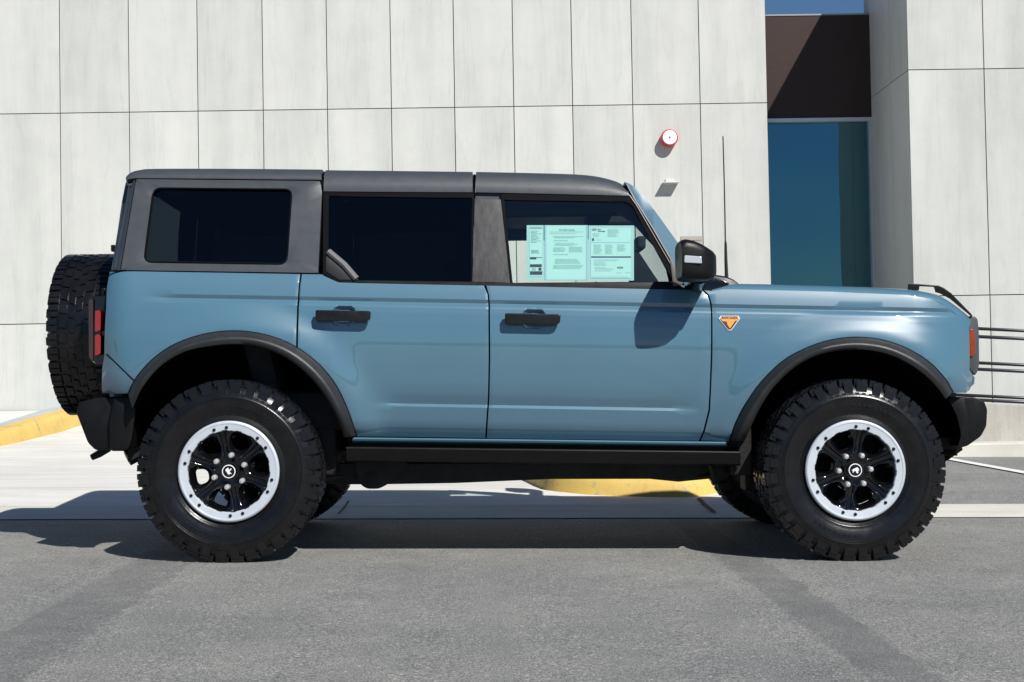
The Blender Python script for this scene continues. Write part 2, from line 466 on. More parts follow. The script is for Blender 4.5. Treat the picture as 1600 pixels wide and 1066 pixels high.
# --- painted side panels
quarter = [(172, 424), (469, 428.5), (466.5, 448), (464, 480), (462.5, 545)] + [p for p in RO[::-1] if p[0] < 460] + [(160, 615), (160, 575), (163, 555), (166, 480), (167, 450)]
both('quarter_panel', panel(quarter, dx=.035), paint, car)
rdoor = [(472, 428.5), (505, 429), (516, 436), (529, 441.5), (560, 442.5), (756, 446.5), (761.5, 460), (763, 475), (763.5, 560), (762.3, 620), (758, 684.5), (558, 682)] + [p for p in RO[::-1] if p[0] > 467 and p[1] < 680] + [(465.5, 546), (467, 480), (469, 448)]
d1, d1f = both('door', panel(rdoor, dx=.035, extra_x=[DISH[0][0]+k*.004 for k in range(-15, 16)]), paint, car)
fdoor = [(760, 446.5), (1097, 453.5), (1106, 463), (1110, 478), (1110.5, 560), (1107, 640), (1099, 672), (1092, 689), (760.6, 685), (764.8, 620), (766, 560), (765.5, 475), (763.8, 460)]
d2, d2f = both('door', panel(fdoor, dx=.05, extra_x=[DISH[1][0]+k*.004 for k in range(-15, 16)]), paint, car)
fender = [(1100.5, 453.5), (1112, 455), (1128, 452), (1141, 452), (1300, 456), (1420, 461), (1455, 467), (1480, 480), (1500, 497), (1514, 512), (1515, 578), (1523, 590), (1522, 600), (1510, 614), (1489.5, 614)] + FO[::-1] + [(1139, 690), (1094.7, 689.5), (1101.7, 673), (1109.6, 641), (1113, 561), (1112.5, 477), (1108.3, 462)]
fen, fenf = both('front_fender', panel(fender, dx=.035), paint, car)
back = [(462, 431), (528, 444), (760, 449), (1094, 455), (1128, 452), (1135, 600), (1100, 688), (760, 684), (556, 680), (540, 640), (500, 575), (455, 545)]
both('inner_shell', panel(back, S, .034, dx=.2, levels=(.66, .85, 1.1, 1.25), thick=.01, bev=0), under, car)
# seam at the rear lower corner and shut-line backing
bm = bmesh.new()
for a, b in (((166, 553), (212, 597)),):
    n = 8; rows = []
    for k in range(n+1):
        px, py = lerp(a[0], b[0], k/n), lerp(a[1], b[1], k/n)
        rows.append([P(px-.6, py+.7, S, -.0012), P(px+.6, py-.7, S, -.0012)])
    loft(bm, rows)
obj('panel_seam', bm, seal, car)

# --- hood with rounded shoulders
TOP = [(1112, 449), (1125, 445.5), (1141, 443), (1220, 445), (1300, 447), (1370, 449.5), (1420, 452.5), (1445, 456), (1465, 461), (1482, 470), (1500, 483), (1516, 496)]
LOW = [(1112, 455), (1125, 452.5), (1141, 452), (1220, 454), (1300, 456), (1370, 458.5), (1420, 461), (1445, 465), (1465, 471.5), (1482, 482), (1500, 497), (1514, 512)]
rows = []
for (tx, ty), (lx, ly) in zip(S2(TOP, 30), S2(LOW, 30)):
    lo = P(lx, ly); t = at(tx, ty, lo.y+.06); dz = t.z-lo.z; dx_ = t.x-lo.x
    pr = [(0, 0), (.008, .35), (.020, .62), (.038, .85), (.062, 1.0), (.10, 1.08), (.16, 1.10), (.30, 1.10)]
    half = [Vector((lo.x+dx_*min(1, k), lo.y+o, lo.z+dz*k)) for o, k in pr]
    half.append(Vector((t.x, YC, t.z+dz*.22)))
    rows.append(half+[Vector((p.x, 2*YC-p.y, p.z)) for p in half[:-1][::-1]])
bm = bmesh.new(); loft(bm, rows); recalc(bm)
hood = obj('hood', bm, paint, car, ang=50)

# --- flares
def flare(O, I):
    rows = []
    for k, ((ox, oy), (ix, iy)) in enumerate(zip(O, I)):
        o = P(ox, oy); ys = o.y; n = len(O)-1
        e = min(1, min(k, n-k)/4.0)*.35+.65
        sec = []
        for t, dy in ((0, .004), (.02, -.010*e), (.22, -.040*e), (.42, -.062*e), (.55, -.070*e), (.70, -.070*e), (.97, -.062*e), (1.0, -.055*e), (1.03, -.03*e), (1.03, .16)):
            px, py = lerp(ox, ix, t), lerp(oy, iy, t); sec.append(at(px, py, ys+dy))
        rows.append(sec)
    bm = bmesh.new(); loft(bm, rows)
    recalc(bm)
    up = sum(f.normal.z*f.calc_area() for f in bm.faces if f.calc_center_median().y < 6.8)
    if sum(f.normal.y*f.calc_area() for f in bm.faces) > 0: bmesh.ops.reverse_faces(bm, faces=bm.faces)
    return bm
both('fender_flare', flare(RO, RI), flarem, car, ang=50); both('fender_flare', flare(FO, FI), flarem, car, ang=50)
# dark gap line round flares
def edge_line(O):
    bm = bmesh.new(); pts = []
    for (x, y) in O: p = P(x, y, S, -.004); pts.append(p)
    tube(bm, pts, .0032, 6); return bm
both('flare_seal', edge_line(RO), seal, car); both('flare_seal', edge_line(FO), seal, car)

# --- wheel houses, floor and underbody
def wheelhouse(I):
    bm = bmesh.new(); rows = []
    for (x, y) in I:
        a = at(x, y, 6.84); rows.append([a, Vector((a.x, 7.36, a.z))])
    loft(bm, rows)
    last = [r[1] for r in rows]; bm.faces.new([bm.verts.new(p) for p in last]); return bm
both('wheel_arch_liner', wheelhouse(RI), under, car); both('wheel_arch_liner', wheelhouse(FI), under, car)
def zpx(y, Y, x=770): return at(x, y, Y).z
bm = bmesh.new()
xa, xb = at(543, 690, 6.9).x, at(1160, 690, 6.9).x
box(bm, (xa, 6.93, .50), (xb, 2*YC-6.93, .60))
for s in (0, 1):
    f = (lambda y: y) if not s else (lambda y: 2*YC-y)
    pr = [(200, 700), (255, 660), (320, 640), (400, 645), (455, 690), (500, 722), (545, 725), (1165, 718), (1215, 680), (1290, 650), (1370, 650), (1440, 680), (1500, 684)]
    lo = [(200, 722), (260, 690), (320, 672), (395, 678), (445, 722), (495, 757), (560, 757), (700, 757.5), (735, 749), (800, 748), (985, 750), (1010, 748.5), (1108, 752), (1180, 730), (1230, 700), (1290, 675), (1370, 675), (1445, 700), (1500, 704)]
    n = 60; U = S2(pr, n); L = []
    for (ux, uy) in U: L.append((ux, interp(lo, ux)))
    a = [at(*u, 7.12) for u in U]+[at(*u, 7.12) for u in L[::-1]]
    for i in range(n-1):
        q = [at(*U[i], 7.12), at(*U[i+1], 7.12), at(*L[i+1], 7.12), at(*L[i], 7.12)]
        fr = [Vector((p.x, f(7.12), p.z)) for p in q]; bk = [Vector((p.x, f(7.22), p.z)) for p in q]
        prism(fr, bk, bm)
bmesh.ops.remove_doubles(bm, verts=bm.verts, dist=1e-4)
obj('chassis_frame', bm, framem, car, smooth=False)
bm = bmesh.new()
box(bm, (at(620, 700, 7.5).x, 7.3, .36), (at(1120, 700, 7.5).x, 8.1, .52), .03)
box(bm, (at(1000, 700, 7.3).x, 7.22, .42), (at(1150, 700, 7.3).x, 8.2, .56), .03)
tube(bm, [at(560, 742, 7.3), at(700, 742, 7.5), at(860, 740, 7.6), at(1010, 736, 7.5)], .03, 10)
tube(bm, [at(560, 742, 7.16), at(455, 748, 7.12), at(400, 752, 7.1)], .032, 10)
q = roundpoly([(555, 722), (640, 722), (628, 740), (604, 758), (592, 764), (572, 764), (560, 754)], 8, 4)
prism([at(*p, 7.06) for p in q], [at(*p, 7.12) for p in q], bm)
for bx, by in ((1152, 700), (505, 700)):
    a = at(bx-14, by-55, 7.0); b = at(bx+22, by+42, 7.0); box(bm, (a.x, 6.97, b.z), (b.x, 7.36, a.z), .01)
tube(bm, [at(580, 747, 7.058), at(580, 747, 7.04)], .016, 12); tube(bm, [at(580, 747, 7.06), at(580, 747, 7.05)], .03, 16)
tube(bm, [at(1000, 742, 7.15), at(1060, 748, 7.15), at(1112, 743, 7.12)], .016, 8)
tube(bm, [at(1108, 722, 7.0), at(1118, 755, 7.05)], .014, 8)
box(bm, at(1165, 768, 7.34), Vector((at(1222, 735, 7.5).x, 7.5, at(1222, 735, 7.34).z)), .01)
obj('underbody', bm, framem, car, smooth=None)
bm = bmesh.new()   # engine bay and inner body fill
box(bm, (at(1130, 600, 7.3).x, 7.37, .42), (at(1500, 600, 7.3).x, 2*YC-7.36, 1.10))
obj('engine_bay', bm, under, car)
bm = bmesh.new(); box(bm, (at(215, 600, 7.3).x, 7.37, .50), (at(560, 600, 7.3).x, 2*YC-7.37, .98)); obj('load_floor', bm, under, car)
axr, axf = at(357, 737, YF), at(1337, 735, YF)
bm = bmesh.new()
for c, r in ((axr, .045), (axf, .03)):
    bm = bmesh.new(); tube(bm, [(c.x, YF+.2, c.z+.0), (c.x, 2*YC-YF-.2, c.z)], r, 14)
    if r < .04: obj('axle', bm, under, car)
    else: rearax = bm
bm = rearax
t = bmesh.new(); bmesh.ops.create_uvsphere(t, u_segments=16, v_segments=10, radius=.13)
bmesh.ops.translate(t, verts=t.verts, vec=(axr.x, YC, axr.z)); merge(bm, t)
obj('axle', bm, under, car)

# --- sills and rock rails
def strip(p0, p1, ys, name, mat, n=2, bev=.004):
    """bar along the sill: list of (py offset, Y) section"""
    a = [at(p0[0], p0[1]+d, y) for d, y in ys]; b = [at(p1[0], p1[1]+d, y) for d, y in ys]
    bm = prism(a, b); 
    if bev: bevel(bm, bev, 2, 30)
    return both(name, bm, mat, car, smooth=False)
strip((550, 683.5), (1136, 690.5), [(0, 6.90), (0, 6.862), (1.5, 6.856), (5, 6.862), (12, 6.90), (12, 6.95), (0, 6.95)], 'sill', paint)
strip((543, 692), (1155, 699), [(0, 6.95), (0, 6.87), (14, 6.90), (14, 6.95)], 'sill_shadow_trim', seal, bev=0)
strip((540, 698), (1157, 705), [(0, 6.90), (0, 6.815), (2.2, 6.808), (21, 6.83), (23, 6.86), (23, 6.95), (0, 6.95)], 'rock_rail', black)

# --- bumpers
def bumper(poly, Y0, Y1, name, rnd, mat, bev=.028):
    bm = prism([at(*p, Y0) for p in poly], [Vector((at(*p, Y0).x, Y1, at(*p, Y0).z)) for p in poly])
    bevel(bm, bev, 3, 35); return obj(name, bm, mat, car, smooth=True, ang=45)
bumper(roundpoly([(122, 629), (150, 621), (206, 619), (209, 640), (205, 680), (199, 703), (148, 704), (136, 692), (118, 645)], 5), 6.90, 2*YC-6.90, 'rear_bumper', 0, black)
bm = prism([at(*p, 6.86) for p in roundpoly([(178, 620), (208, 619), (213, 640), (206, 690), (200, 705), (172, 705), (170, 660)], 6)], [at(*p, 6.99) for p in roundpoly([(178, 620), (208, 619), (213, 640), (206, 690), (200, 705), (172, 705), (170, 660)], 6)])
bevel(bm, .012, 2, 35); both('bumper_corner', bm, black, car, smooth=True, ang=45)
bumper(roundpoly([(1500, 621), (1522, 620.5), (1538, 627), (1543, 640), (1541.5, 666), (1533, 682), (1512, 697), (1500, 700)], 4), 6.97, 2*YC-6.97, 'front_bumper', 0, black, .016)
q = roundpoly([(1481, 622), (1508, 621), (1512, 650), (1513, 690), (1499, 704), (1493, 708), (1502, 680), (1495, 650)], 4)
bm = prism([at(*p, 6.93) for p in q], [at(*p, 7.06) for p in q]); bevel(bm, .010, 2, 35); both('bumper_corner', bm, black, car, smooth=True, ang=45)
bm = bmesh.new(); tube(bm, [at(1462, 722, 7.3), at(1480, 712, 7.3), at(1500, 698, 7.3)], .022, 8)
box(bm, (at(1440, 690, 7.3).x, 7.2, .43), (at(1488, 690, 7.3).x, 8.2, .52), .02)
obj('skid_plate', bm, under, car)
bm = bmesh.new(); tube(bm, [at(170, 700, 7.35), at(155, 709, 7.35), at(143, 715, 7.35)], [.02, .02, .016], 8)
obj('tow_hook', bm, black, car)
bm = bmesh.new(); tube(bm, [at(240, 704, 7.3), at(215, 708, 7.28), at(199, 716, 7.26)], .042, 14)
obj('exhaust_pipe', bm, plain('exhaust_steel', (.03, .028, .026), .5, metal=.6), car)

# --- tailgate, front fascia
bm = bmesh.new(); xt = XR+.01
box(bm, (xt, 6.98, zpx(615, 6.98)-.02), (xt+.10, 2*YC-6.98, zpx(426, 6.98)+.02), .03); obj('tailgate', bm, paint, car)
xg0, xg1 = at(1512, 540, 6.96).x, at(1530, 540, 6.99).x
q = roundpoly([(1511, 495), (1521, 493), (1528, 498), (1530, 520), (1530.5, 570), (1527, 583), (1523, 587), (1515, 578), (1511.5, 560)], 4)
pts = [at(*p, 6.955) for p in q]
bm = prism(pts, [Vector((p.x, 2*YC-6.955, p.z)) for p in pts]); bevel(bm, .012, 3, 35)
grille = obj('grille_surround', bm, plain('grille_grey', (.055, .06, .065), .4), car, smooth=True, ang=45)
q = roundpoly([(1513.5, 515), (1520, 514), (1523.5, 520), (1524, 553), (1520, 557), (1515, 558)], 3)
bm = prism([at(*p, 6.943) for p in q], [at(*p, 6.99) for p in q]); bevel(bm, .004, 2); a, b = both('side_marker', bm, amber, car, smooth=True)
for y in (7.12, 2*YC-7.12):
    bm = bmesh.new(); rows = []
    zc_ = zpx(540, 7.12, 1530)
    for r, d in ((.095, -.02), (.095, .004), (.08, .014), (.04, .02), (.001, .022)):
        rows.append([Vector((xg1-.004+d, y+r*math.cos(k*math.pi/14), zc_+r*math.sin(k*math.pi/14))) for k in range(28)])
    loft(bm, rows, True); recalc(bm); obj('headlight', bm, lensm, car)
bm = bmesh.new()
for k in range(6): box(bm, (xg1-.006, 7.26, zpx(575, 7.2, 1530)+k*.045), (xg1+.004, 2*YC-7.26, zpx(575, 7.2, 1530)+k*.045+.02))
obj('grille_bar', bm, gloss, car)
bm = bmesh.new()
box(bm, (xg0-.06, 6.99, zpx(612, 6.98, 1515)), (xg0+.025, 2*YC-6.99, zpx(580, 6.98, 1515)), .02); obj('front_valance', bm, paint, car)

# --- trail sights on the fender tops
q = [(1418, 453.5), (1419, 444), (1422, 442.8), (1466, 446), (1474, 449.5), (1486, 458), (1519, 492), (1519, 496), (1502, 482), (1484, 467), (1468, 458.5), (1461, 456.8), (1461, 455.5), (1459, 448.6), (1436.5, 447.5), (1436, 453.8)]
bm = prism([at(*p, 6.93) for p in q], [at(*p, 6.965) for p in q]); bevel(bm, .003, 2)
both('trail_sight', bm, black, car)

# --- roof pieces
def roof(tops, lows, name, n=16, mat=hardtop, endcap=False):
    rows = []
    for (tx, ty), (lx, ly) in zip(S2(tops, n), S2(lows, n)):
        lo = P(lx, ly, G, -.004); t = at(tx, ty, lo.y+.10); dz = t.z-lo.z; dx_ = t.x-lo.x
        pr = [(.03, -.02), (.0, 0), (.002, .22), (.008, .36), (.022, .62), (.05, .85), (.085, .96), (.13, 1.0), (.3, 1.03)]
        half = [Vector((lo.x+dx_*max(0, min(1, k)), lo.y+o, lo.z+dz*k)) for o, k in pr]
        half.append(Vector((t.x, YC, t.z+.012)))
        rows.append(half+[Vector((p.x, 2*YC-p.y, p.z)) for p in half[:-1][::-1]])
    bm = bmesh.new(); fs = loft(bm, rows); recalc(bm)
    if fs[len(fs)//2].normal.z < 0: bmesh.ops.reverse_faces(bm, faces=bm.faces)
    # inner skin
    cp = {v: bm.verts.new(v.co+Vector((0, .015 if v.co.y < YC else -.015, -.03))) for v in bm.verts[:]}
    bd = [e for e in bm.edges if len(e.link_faces) == 1]
    for f in bm.faces[:]:
        nf = bm.faces.new([cp[v] for v in reversed(f.verts)]); nf.smooth = True
    for e in bd:
        a, b = e.verts; bm.faces.new((a, b, cp[b], cp[a]))
    recalc(bm)
    return obj(name, bm, mat, car, ang=38)
roof([(200, 278), (204, 272.5), (211, 268.2), (221, 265.6), (236, 264), (300, 263.6), (400, 264), (504, 265)], [(199, 281), (204, 279.5), (212, 278.5), (222, 278.5), (236, 278.7), (300, 279), (400, 280), (502.5, 281)], 'roof_panel')
roof([(509.5, 265.3), (620, 266.5), (738.5, 268)], [(505.5, 299), (620, 300), (738.5, 300.5)], 'roof_panel')
roof([(744, 268), (840, 270), (900, 272), (930, 275), (952, 280), (968, 286), (977, 293)], [(743, 300.5), (840, 302.5), (900, 304), (930, 304.6), (952, 305.2), (968, 305.6), (983, 306.5)], 'roof_panel')
bm = bmesh.new()   # dark gutters between and beneath roof pieces
for a, b in (((500, 281), (507.5, 266.5)), ((740.5, 302), (741.5, 270))):
    pts = [P(*a, G, .01), P(*b, G, .10)]
    pts[1] = at(b[0], b[1]+4, pts[0].y+.07)
    bm = bmesh.new(); tube(bm, [pts[0], (pts[0].lerp(pts[1], .5))+Vector((0, -.015, 0)), pts[1]], .007, 8); obj('roof_seal', bm, seal, car)
# --- hardtop sides
wq = roundpoly([(240, 294), (456, 296), (448, 412.5), (225, 409)], [13, 11, 13, 13], 5)
both('hardtop_side', ringpanel([(213, 280), (500, 283), (503, 300), (497, 426.5), (189, 422)], wq, thick=.02), hardtop, car)
PA, PB = xz(212.5, 280, 6.93), xz(189, 422, 6.86)
def GC(x, z):
    e = lerp(PB.x, PA.x, (z-PB.y)/(PA.y-PB.y)); q = max(0, min(1.1, (e-x)/.062)); return G(x, z)+.085*q*q
bm = panel([(203, 276), (211.5, 279), (187, 422.5), (174, 422), (184, 360), (190.5, 315), (196.5, 285)], GC, 0, dx=.012, levels=(1.4, 1.5, 1.6, 1.7), thick=.05, bev=0)
both('rear_pillar', bm, hardtop, car)
sg = roundpoly([(238, 292), (458, 294), (450, 414.5), (223, 411)], [13, 11, 13, 13], 5)
both('side_window', flat(sg, G, .012), privacy, car)
def ringline(poly, r, off, f=G):
    bm = bmesh.new(); pts = [P(p[0], p[1], f, off) for p in poly]; pts.append(pts[0]); tube(bm, pts, r, 6, False); return bm
both('window_trim', ringline(wq, .0045, -.001), seal, car)
bm = panel([(500.5, 300), (505, 300), (505, 428), (497, 427)], G, .02, dx=.5, levels=(), thick=.03, bev=0); both('pillar_gap', bm, seal, car)
# belt seam under the hardtop
bm = bmesh.new(); tube(bm, [P(172, 423.2, G, .012), P(320, 425.3, G, .012), P(500, 428, G, .012)], .0055, 6); both('belt_seal', bm, seal, car)
# --- door window frames and glass
def wframe(outer, inner, glass, gm, parents, name='window_frame'):
    r = ringpanel(outer, inner, thick=.03); rf = mirror(r)
    g = flat(glass, G, .008, .003); gf = mirror(g)
    for (b, gg, p) in ((r, g, parents[0]), (rf, gf, parents[1])):
        obj(name, b, seal, p); obj('window_glass', gg, gm, p)
ri = roundpoly([(513.5, 306.5), (737.5, 309.5), (736, 440), (530, 437.5), (513, 424)], 3, 2)
wframe([(505, 300), (741, 302), (738.5, 447), (528, 442.5), (515, 436), (504.5, 428.5)], ri, [(511, 304), (740, 307), (738, 442), (529, 440), (511, 427)], privacy, (d1, d1f))
bm = panel([(509, 393), (513, 391.5), (522, 395), (560, 437.5), (530, 437.5), (509, 424)], G, -.004, dx=.5, levels=(), thick=.012, bev=.003)
for p, b in ((d1f, mirror(bm)), (d1, bm)): obj('window_corner_trim', b, flarem, p)
bm = bmesh.new(); tube(bm, [P(513, 393, G, -.006), P(538, 414, G, -.006), P(557, 436, G, -.006)], .016, 8)
obj('window_corner_edge', bm, plain('light_trim', (.11, .11, .11), .5), d1)
fi = roundpoly([(788, 312.5), (976, 315.5), (988, 322), (1052, 440), (801, 442)], [2, 12, 8, 3, 2], 4)
wframe([(782, 303), (984, 307), (992, 316), (1068, 447), (1066, 452), (796, 448)], fi, [(784, 309), (980, 312), (992, 319), (1056, 445), (798, 445)], clear, (d2, d2f))
bm = panel([(741.5, 310), (782.5, 311.5), (797, 442.5), (737.5, 441)], G, -.006, dx=.5, levels=(1.45, 1.6), thick=.05, bev=.005); both('door_pillar', bm, pillar, car)
bm = panel([(738, 301), (786, 302), (800, 448), (737, 447)], G, .03, dx=.5, levels=(), thick=.03, bev=0); both('pillar_backing', bm, seal, car)
# bright-edged belt mouldings
bm = panel([(531, 438), (738, 441), (801, 442.3), (1052, 441), (1068, 446), (1095, 452.5), (760, 446.3), (529, 441)], G, -.004, dx=.3, levels=(), thick=.02, bev=.003); both('belt_moulding', bm, black, car)
# mirror sail
bm = panel([(1046, 402), (1052, 412), (1070, 440), (1064, 446), (1052, 447)], G, -.008, dx=.5, levels=(), thick=.02, bev=.003)
both('mirror_sail', bm, plain('sail_grey', (.075, .072, .07), .55), car)
# --- windscreen frame (painted) and glass
ap = [(976, 284.5), (984, 287), (994, 294), (1011, 313), (1036, 347), (1063, 385), (1082, 410), (1100, 434), (1098, 452), (1070, 446), (1060, 428), (1020, 356), (991, 311), (984, 301)]
bm = panel(ap, G, .004, dx=.05, levels=(1.4, 1.5, 1.6, 1.7), thick=.09, bev=.008); both('windscreen_pillar', bm, paint, car)
bm = bmesh.new(); tube(bm, [P(979, 288, G, .0), P(991, 311, G, .0), P(1020, 357, G, 0), P(1060, 427, G, 0)], .005, 6); 
tube(bm, [P(974, 300, G, -.002), P(984, 306, G, -.003), P(994, 320, G, -.003), P(1024, 372, G, -.003), P(1066, 444, G, -.003)], .0035, 6)
both('pillar_seal', bm, plain('pale_seal', (.06, .05, .05), .4), car)
trim = [(880, 308), (976, 310), (990, 317), (1062, 446), (1047, 446), (1040, 416), (1023, 386), (1008, 370), (990, 350), (965, 332), (930, 322), (880, 318)]
both('pillar_trim', panel(trim, G, .07, dx=.3, levels=(1.5, 1.65), thick=.02, bev=0), interior, car)
both('pillar_trim', panel([(976, 286), (1011, 313), (1063, 385), (1100, 434), (1098, 452), (1056, 446), (1010, 362), (984, 316)], G, .10, dx=.3, levels=(1.5, 1.65), thick=.02, bev=0), interior, car)
wsl = [(984, 288), (1011, 314), (1036, 348), (1063, 386), (1082, 411), (1098, 433)]
rows = []
for p in wsl:
    a = P(*p, G, .09); m = Vector((a.x+.04, YC, a.z)); b = Vector((a.x, 2*YC-a.y, a.z)); rows.append([a, a.lerp(m, .5)+Vector((.01, 0, 0)), m, b.lerp(m, .5)+Vector((.01, 0, 0)), b])
bm = bmesh.new(); loft(bm, rows); obj('windscreen', bm, screen, car)
# --- cowl
rows = []
for px, py in ((1086, 424), (1100, 427), (1118, 429.5), (1134, 432), (1146, 437), (1156, 444.5)):
    a = at(px, py, 6.93); rows.append([Vector((a.x-.01, 6.875, a.z-.05)), Vector((a.x, 6.89, a.z-.012)), a, Vector((a.x, YC, a.z+.01)), Vector((a.x, 2*YC-6.93, a.z)), Vector((a.x, 2*YC-6.88, a.z-.04))])
bm = bmesh.new(); loft(bm, rows); recalc(bm); obj('cowl', bm, black, car, ang=50)
bm = panel([(1086, 425), (1128, 436), (1140, 443), (1128, 449), (1112, 455), (1092, 453)], G, .0, dx=.5, levels=(), thick=.03, bev=.004); both('cowl_side', bm, gloss, car)
bm = bmesh.new(); tube(bm, [at(1135.4, 436, 6.96), at(1134.2, 405, 6.96), at(1133.8, 381, 6.96), at(1133.4, 376, 6.96), at(1132, 300, 6.96), at(1129.6, 213, 6.96)], [.0095, .008, .0065, .0036, .0033, .0030], 8)
obj('antenna', bm, plain('antenna_black', (.02, .02, .022), .4), car)
# --- door mirror
def mirror_body():
    # sections from the mirror face (rearward) to the nose, as rounded outlines in Y-Z
    secs = [(1064, 378, 432, .0), (1066, 374, 436, .0), (1072, 372.5, 437.5, .0), (1084, 374.5, 438, .004), (1096, 380, 438, .010), (1106, 386, 438, .022), (1114, 392, 436, .05), (1118, 398, 430, .09)]
    rows = []
    for x, y0, y1, o in secs:
        Y0, Y1 = 6.495+o, 6.735-o*.3
        c0, c1 = at(x, y0, Y0+.02), at(x, y1, Y0+.02); zt, zb = c0.z, c1.z; zm = (zt+zb)/2; ym = (Y0+Y1)/2; hy = (Y1-Y0)/2; hz = (zt-zb)/2
        row = []
        for k in range(32):
            a = 2*math.pi*k/32; cs, sn = math.cos(a), math.sin(a); e = .38
            row.append(Vector((c0.x, ym-hy*math.copysign(abs(cs)**e, cs), zm+hz*math.copysign(abs(sn)**e, sn))))
        rows.append(row)
    bm = bmesh.new(); loft(bm, rows, True)
    bm.faces.new([bm.verts.new(p) for p in rows[0]]); bm.faces.new([bm.verts.new(p) for p in rows[-1]])
    bmesh.ops.remove_doubles(bm, verts=bm.verts, dist=1e-5); recalc(bm); return bm
m1, m2 = both('door_mirror', mirror_body(), black, car, ang=40)
bm = bmesh.new(); t = prism([at(x, y, 6.4915) for x, y in roundpoly([(1069.5, 399), (1096, 401), (1097, 412), (1069, 410.5)], 1.5, 2)], [at(x, y, 6.53) for x, y in roundpoly([(1069.5, 399), (1096, 401), (1097, 412), (1069, 410.5)], 1.5, 2)])
bevel(t, .003, 2); merge(bm, t); obj('turn_signal', bm, lensm, m1)
bm = bmesh.new(); tube(bm, [at(1094, 433, 6.66), at(1092, 440, 6.74), at(1088, 446, 6.86)], [.035, .03, .04], 12)
t = bmesh.new(); box(t, (at(1080, 430, 6.72).x, 6.60, at(1090, 441, 6.72).z-.006), (at(1110, 430, 6.72).x, 6.84, at(1090, 435, 6.72).z), .008); merge(bm, t)
both('mirror_arm', bm, gloss, car)
# --- door handles
handlem = plain('handle_black', (.006, .006, .0065), .28, var=.2, spec=.5)
def handle(x0, x1, y0, y1):
    bm = bmesh.new(); Y = P(x0-30, (y0+y1)/2).y
    q = roundpoly([(x0, y0+1), (x0+2, y0), (x1-2, y0+1.6), (x1, y0+3), (x1-1, y1-3), (x1-9, y1), (x0+3, y1-1.5), (x0, y1-4)], 3, 3)
    t = prism([at(*p, Y-.048) for p in q], [at(*p, Y-.022) for p in q]); bevel(t, .009, 3, 30); merge(bm, t)
    for xx in (x0+8, x1-9):
        a = at(xx-7, (y0+y1)/2-5, Y-.03); b = at(xx+7, (y0+y1)/2+4, Y+.004); box(bm, (a.x, a.y, b.z), (b.x, b.y, a.z), .004)
    return bm
for (hx0, hx1, hy0, hy1), (dn, df) in (((493, 579.5, 484.5, 503), (d1, d1f)), ((789, 876, 489.5, 508), (d2, d2f))):
    h = handle(hx0, hx1, hy0, hy1); hf = mirror(h)
    obj('door_handle', h, handlem, dn, smooth=True, ang=30); obj('door_handle', hf, handlem, df, smooth=True, ang=30)
# --- tail lights
q = roundpoly([(141, 463), (166, 461.5), (171, 467), (170.5, 562), (165, 570), (148, 569.5), (139, 560), (137.5, 470)], 4, 3)
def taily(p): return 6.90+.10*max(0, (160-p[0])/22)**1.4
bm = prism([at(*p, taily(p)) for p in q], [at(*p, taily(p)+.16) for p in q]); bevel(bm, .01, 3, 35)
tl, tlf = both('tail_light', bm, gloss, car, smooth=True, ang=40)
q = roundpoly([(138.2, 472), (144, 466), (145.5, 470), (145.5, 562), (144, 565), (139, 558)], 2, 3)
bm = prism([at(*p, taily(p)-.004) for p in q], [at(*p, taily(p)+.02) for p in q]); obj('outer_lens', bm, dredl, tl)
bm = bmesh.new()
for y0, y1 in ((484, 519), (522, 556)):
    q = roundpoly([(148.5, y0+2), (155, y0), (157.5, y0+4), (157, y1-3), (148.5, y1)], 2, 2)
    prism([at(*p, taily(p)-.006) for p in q], [at(*p, taily(p)+.02) for p in q], bm)
obj('red_lens', bm, redl, tl)
for a, b, ya, yb in (((173, 393), (184, 384), 7.02, 7.07), ((150, 598), (165, 583), 7.0, 7.06), ((158, 468), (170, 452), 6.98, 7.05)):
    bm = bmesh.new(); box(bm, at(*a, ya), at(*b, yb), .004); obj('hinge', bm, black, car)
# --- fender badge
q = [(1126, 493.5), (1154, 493.5), (1156.5, 498), (1142.5, 516.5), (1137.5, 516.5), (1123, 498)]
def shrink(q, k, c=(1140, 502.5)): return [(c[0]+(x-c[0])*k, c[1]+(y-c[1])*k) for x, y in q]
bm = flat(q, S, -.004, .005); bd = obj('badge', bm, plain('badge_edge', (.6, .62, .65), .3), car)
obj('badge_field', flat(shrink(q, .89), S, -.0052, .002), plain('badge_brown', (.06, .022, .012), .4), bd)
obj('badge_emblem', flat([(1127, 495.6), (1153, 495.6), (1154.3, 498), (1151, 502), (1147.5, 500.6), (1144.5, 502), (1142.5, 506), (1141, 512.5), (1139.6, 513), (1139.8, 507), (1138.6, 503.6), (1137.8, 507), (1138.6, 511), (1136.6, 507), (1135.5, 502.5), (1132.5, 500.8), (1129, 502), (1125.7, 498)], S, -.0064, .001), plain('badge_orange', (.80, .30, .045), .4), bd)
def textmesh(body, size, mat, name, parent, o, ux, uz, bold=0.0, align='CENTER'):
    """flat lettering facing -Y"""
    cu = bpy.data.curves.new(name, 'FONT'); cu.body = body; cu.size = size; cu.align_x = align; cu.align_y = 'CENTER'; cu.offset = bold
    to = bpy.data.objects.new(name, cu); C.objects.link(to)
    me = bpy.data.meshes.new_from_object(to.evaluated_get(bpy.context.evaluated_depsgraph_get())); bpy.data.objects.remove(to)
    bm = bmesh.new(); bm.from_mesh(me); bpy.data.meshes.remove(me)
    for v in bm.verts: v.co = Vector(o)+Vector(ux)*v.co.x+Vector(uz)*v.co.y
    return obj(name, bm, mat, parent)
ink = plain('dark_ink', (.02, .035, .05), .7)
pb = P(1140, 497.5, S, -.0068)
textmesh('BADLANDS', .013, ink, 'badge_lettering', bd, pb, (1.15, 0, -.035), (0, 0, 1), .0004)

